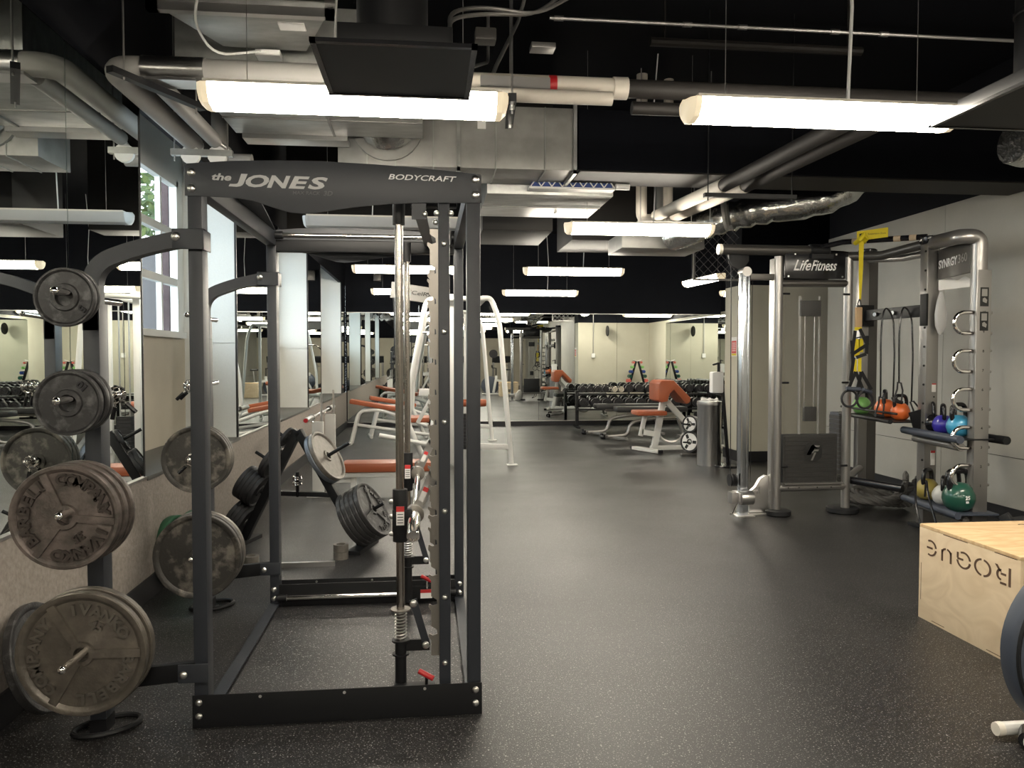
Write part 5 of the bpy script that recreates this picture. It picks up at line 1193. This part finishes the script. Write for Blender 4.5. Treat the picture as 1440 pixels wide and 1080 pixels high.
# A-frame of coloured dumbbells
AX, AY = 5.72, 10.95
t = thing('dumbbell_tree', 'A-shaped stand of small coloured dumbbells against the cream wall', 'weight rack', (AX,AY,0))
build('frame_leg', M().bar((AX-.03,AY,1.30),(AX-.22,AY,.62),.05,.05,(0,1,0)).bar((AX-.22,AY,.62),(AX-.25,AY,.02),.05,.05,(0,1,0)), 'black', t, .004)
build('frame_leg', M().bar((AX+.03,AY,1.30),(AX+.22,AY,.62),.05,.05,(0,1,0)).bar((AX+.22,AY,.62),(AX+.25,AY,.02),.05,.05,(0,1,0)), 'black', t, .004)
build('top_bar', M().tube([(AX-.12,AY,1.34),(AX,AY,1.30),(AX+.12,AY,1.34)],.014,8), 'steel', t)
build('base', M().bb((AX-.32,AY-.25,0),(AX+.32,AY+.25,.03)), 'black', t, .005)
cols = [('pink',.032,'coral'),('lime',.040,'lime green'),('blue',.048,'navy'),('dgreen',.052,'dark green'),('pink',.056,'large coral'),('rubber',.060,'black')]
for k, (c_, r, nm) in enumerate(cols):
    z = 1.27-.125*k; xx = .07+.034*k
    for s, side in ((-1,'left'),(1,'right')):
        d_ = dumbbell('%s dumbbell on the %s leg of the A-shaped stand' % (nm, side), 'small coloured dumbbells on the A-shaped stand', r, .05, m=c_, hexa=True)
        d_.location = (AX+s*(xx+.035), AY+.0, z)
    
# preacher curl bench
t = thing('preacher_bench', 'white preacher curl bench with orange arm pad and round orange seat', 'bench', (3.6,11.1,0))
build('arm_pad', M().prism([(-.17,-.13),(-.17,.11),(-.12,.16),(.06,.16),(.32,-.10),(.30,-.17),(.25,-.19),(.06,.02),(.0,-.04),(-.03,-.15),(-.12,-.16)],(3.52,10.86,.91),(1,0,0),(0,0,1),-.50), 'orange', t, .02)
build('seat_pad', M().bb((3.05,10.9,.55),(3.50,11.3,.62)), 'orange', t, .03)
build('main_post', M().bar((3.50,11.1,.80),(3.36,11.1,.06),.07,.09,(1,0,0)), 'white', t, .006)
build('brace', M().bar((3.52,11.1,.78),(3.93,11.1,.34),.06,.08,(1,0,0)), 'white', t, .006)
build('seat_post', M().bar((3.22,11.1,.55),(3.15,11.1,.24),.06,.06,(1,0,0)).bar((3.16,11.1,.30),(3.42,11.1,.26),.06,.08), 'white', t, .005)
build('base_beam', M().bb((3.30,11.07,.03),(4.5,11.13,.09)), 'white', t, .005)
build('cross_foot', M().bar((3.12,11.35,.035),(3.36,10.82,.035),.09,.05), 'white', t, .006)
build('cross_foot', M().bar((4.45,10.85,.03),(4.45,11.35,.03),.07,.05), 'white', t, .006)
parts('end_cap', M().bb((3.33,10.79,.01),(3.40,10.86,.06)).bb((3.08,11.34,.01),(3.15,11.40,.06)), 'black', t, .004)
build('bar_rest', M().bar((3.93,11.1,.34),(4.12,11.1,.50),.05,.06,(1,0,0)).bar((4.12,10.85,.50),(4.12,11.35,.50),.04,.05), 'white', t, .004)
# small plate tree with white faced plates, in front of the preacher bench
t = thing('plate_stand', 'low black plate stand beside the steel bin', 'weight rack', (4.0,10.75,0))
build('upright', M().bar((3.87,10.75,.03),(3.87,10.75,.62),.05,.05,(1,0,0)), 'black', t, .004)
build('foot', M().bar((3.60,10.60,.015),(4.3,10.85,.015),.05,.03).bar((3.9,10.95,.015),(4.0,10.4,.015),.05,.03), 'conduit', t, .004)
nx = V((-.80,-.58,.12)).normalized()
for z in (.42,.16): build('horn', M().cyl((3.87,10.75,z), V((3.87,10.75,z))+nx*.30, .012, 8), 'black', t)
for j, (z, r) in enumerate(((.43,.125),(.175,.155))):
    for k in range(3):
        c = V((3.87,10.75,z))+nx*(.06+.04*k)
        lb = '%s plate on the %s horn of the low stand beside the steel bin' % (('inner','middle','outer white faced')[k], ('upper','lower')[j])
        p = plate(lb, c, nx, r, .032, 'irond', None, 'plates on the low stand')
        if k == 2:
            build('white_face', M().lathe([(r*.28,.0),(r*.28,.010),(r*.80,.010),(r*.80,.0)], c+nx*.004, nx, 32), 'label', p)
            m = M()
            for q in range(3):
                a = R(30+120*q); u_ = (V((0,0,1))-nx*nx.z).normalized(); s_ = nx.cross(u_); d_ = u_*cos(a)+s_*sin(a); m.bar(c+nx*.014+d_*r*.34, c+nx*.014+d_*r*.74, r*.28, .003, nx)
            parts('face_opening', m, 'blackprint', p)
# two flat benches with black pads
def flat(x, y, label):
    t = thing('flat_bench', label, 'bench', (x,y,0), 'black flat benches in front of the dumbbell rack', world=False)
    build('pad', M().bb((-.25,-.15,.48),(.98,.15,.57)), 'blackvinyl', t, .025)
    build('frame', M().bar((-.05,0,.455),(.9,0,.455),.05,.05).tube(bend([(-.38,-.02,.06),(-.02,-.0,.08),(.02,0,.30),(.35,0,.36),(.8,0,.38)],.2,6), .03, 12).tube([(.85,0,.38),(.95,0,.05)],.028,10), 'silver', t)
    build('foot_bar', M().bar((-.42,.22,.05),(-.12,-.28,.05),.06,.04).bar((.95,.25,.04),(.95,-.25,.04),.06,.04), 'silver', t, .006)
    parts('wheel', M().cyl((-.44,.24,.05),(-.40,.24,.05),.045,16).cyl((-.44,.14,.045),(-.40,.10,.045),.04,16), 'blackgloss', t)
    return t
f1 = flat(3.25, 13.55, 'black flat bench with curved silver frame, farther of the two')
dup(f1, (3.42,12.75,0), 'black flat bench with curved silver frame, nearer of the two')
single('adjuster_quadrant', M().tube(arc((3.98,12.2,.24), .22, pi*1.1, pi*1.9, n=12), .02, 8, flat=.5), 'silver', 'curved perforated adjuster of a bench behind the preacher bench', 'bench part')
# steel bin
t = thing('steel_bin', 'round brushed steel waste bin beside the wipes stand', 'bin', (3.66,9.66,0))
build('body', M().lathe([(.150,0),(.153,.02),(.153,.78),(.156,.785)],(3.66,9.66,0),(0,0,1),40), 'steel', t)
build('lid', M().lathe([(.158,.785),(.160,.80),(.157,.835),(.10,.845),(.10,.80),(0,.80)],(3.66,9.66,0),(0,0,1),40), 'steel', t)
build('bin_liner', M().tube([V((3.66+.10*cos(a)+.012*sin(5*a),9.66+.10*sin(a),.85+.012*sin(7*a))) for a in [2*pi*k/30 for k in range(30)]],.016,6,closed=True), 'label', t)
# wipes dispenser on pole
t = thing('wipes_stand', 'white wipes dispenser box on a black pole with round base', 'dispenser', (3.86,9.50,0))
build('base_disc', M().lathe([(.17,0),(.175,.01),(.165,.025),(.03,.032),(0,.032)],(3.84,9.48,0),(0,0,1),36), 'blackgloss', t)
build('pole', M().bar((3.85,9.48,.03),(3.76,9.50,1.15),.035,.035,(1,0,0)), 'blackgloss', t)
build('dispenser_box', M().bb((3.60,9.40,.95),(3.75,9.52,1.22)), 'label', t, .02)
build('pump', M().cyl((3.70,9.46,1.22),(3.70,9.46,1.34),.016,10).bar((3.70,9.46,1.33),(3.62,9.44,1.31),.02,.02), 'rubber', t)
# wall notice and outlets on the cream wall
t = thing('wall_notice', 'small red and yellow notice on the corner of the cream wall', 'sign', (4.178,10.1,1.5))
nb = build('notice_board', M().bb((4.172,10.02,1.42),(4.1795,10.20,1.68)), 'label', t)
build('red_field', M().bb((4.1705,10.03,1.46),(4.172,10.19,1.63)), 'redlabel', nb)
build('yellow_field', M().bb((4.1705,10.03,1.43),(4.172,10.19,1.457)), 'yellow', nb)
m = M()
for q in range(5): m.bb((4.1695,10.05,1.49+q*.026),(4.1705,10.17,1.50+q*.026))
parts('notice_text', m, 'label', nb)
single('corner_joint', M().bb((4.172,9.985,.14),(4.18,9.992,2.37)), 'seam', 'thin vertical joint line on the side of the cream wall', 'trim')
t = thing('power_outlet', 'grey outlet box with conduit on the rear face of the cream wall', 'outlet', (4.6,10.47,1.4))
build('outlet_box', M().bb((4.55,10.463,1.40),(4.65,10.50,1.52)), 'label', t, .004)
build('conduit', M().cyl((4.60,10.48,1.52),(4.60,10.48,2.6),.011,8), 'conduit', t)
t = thing('wall_clock', 'round wall clock on the rear face of the cream wall', 'clock', (4.95,10.52,2.1))
build('clock_face', M().lathe([(.14,0),(.15,.02),(.14,.035),(.13,.03),(0,.03)],(4.95,10.62,2.14),(1,0,0),32).bb((4.955,10.455,2.13),(4.975,10.55,2.15)), 'smoke', t)
# things behind the camera that the back mirror shows
t = thing('exercise_ball', 'grey exercise ball near the wall behind the camera', 'ball', (2.0,-3.2,0))
build('ball_body', M().sphere((2.0,-3.2,.36),.36,(1,1,1),28,16), 'slate', t)
build('valve', M().cyl((2.0,-2.84,.36),(2.0,-2.835,.36),.02,10), 'rubber', t)
def treadmill(x, y, label):
    t = thing('treadmill', label, 'exercise machine', (x,y,0), 'treadmills behind the camera', world=False)
    build('deck', M().bb((-.40,-.9,.06),(.40,.85,.20)), 'smoke', t, .02)
    build('belt', M().bb((-.25,-.8,.20),(.25,.7,.206)), 'rubber', t)
    for s in (-1,1): build('upright', M().bar((s*.38,.75,.18),(s*.36,.95,1.30),.06,.10,(1,0,0)).bar((s*.36,.9,1.05),(s*.36,.25,1.0),.05,.05), 'silver', t, .008)
    build('console', M().bar((-.42,.95,1.32),(.42,.95,1.32),.12,.30,(0,.4,1)), 'smoke', t, .02)
    return t
t1 = treadmill(-.9,-4.6,'treadmill behind the camera nearest the left wall')
for k, (x, n) in enumerate(((.2,'second'),(1.3,'third'),(3.4,'fourth'))): dup(t1, (x,-4.6,0), 'treadmill behind the camera, %s from the left wall' % n)
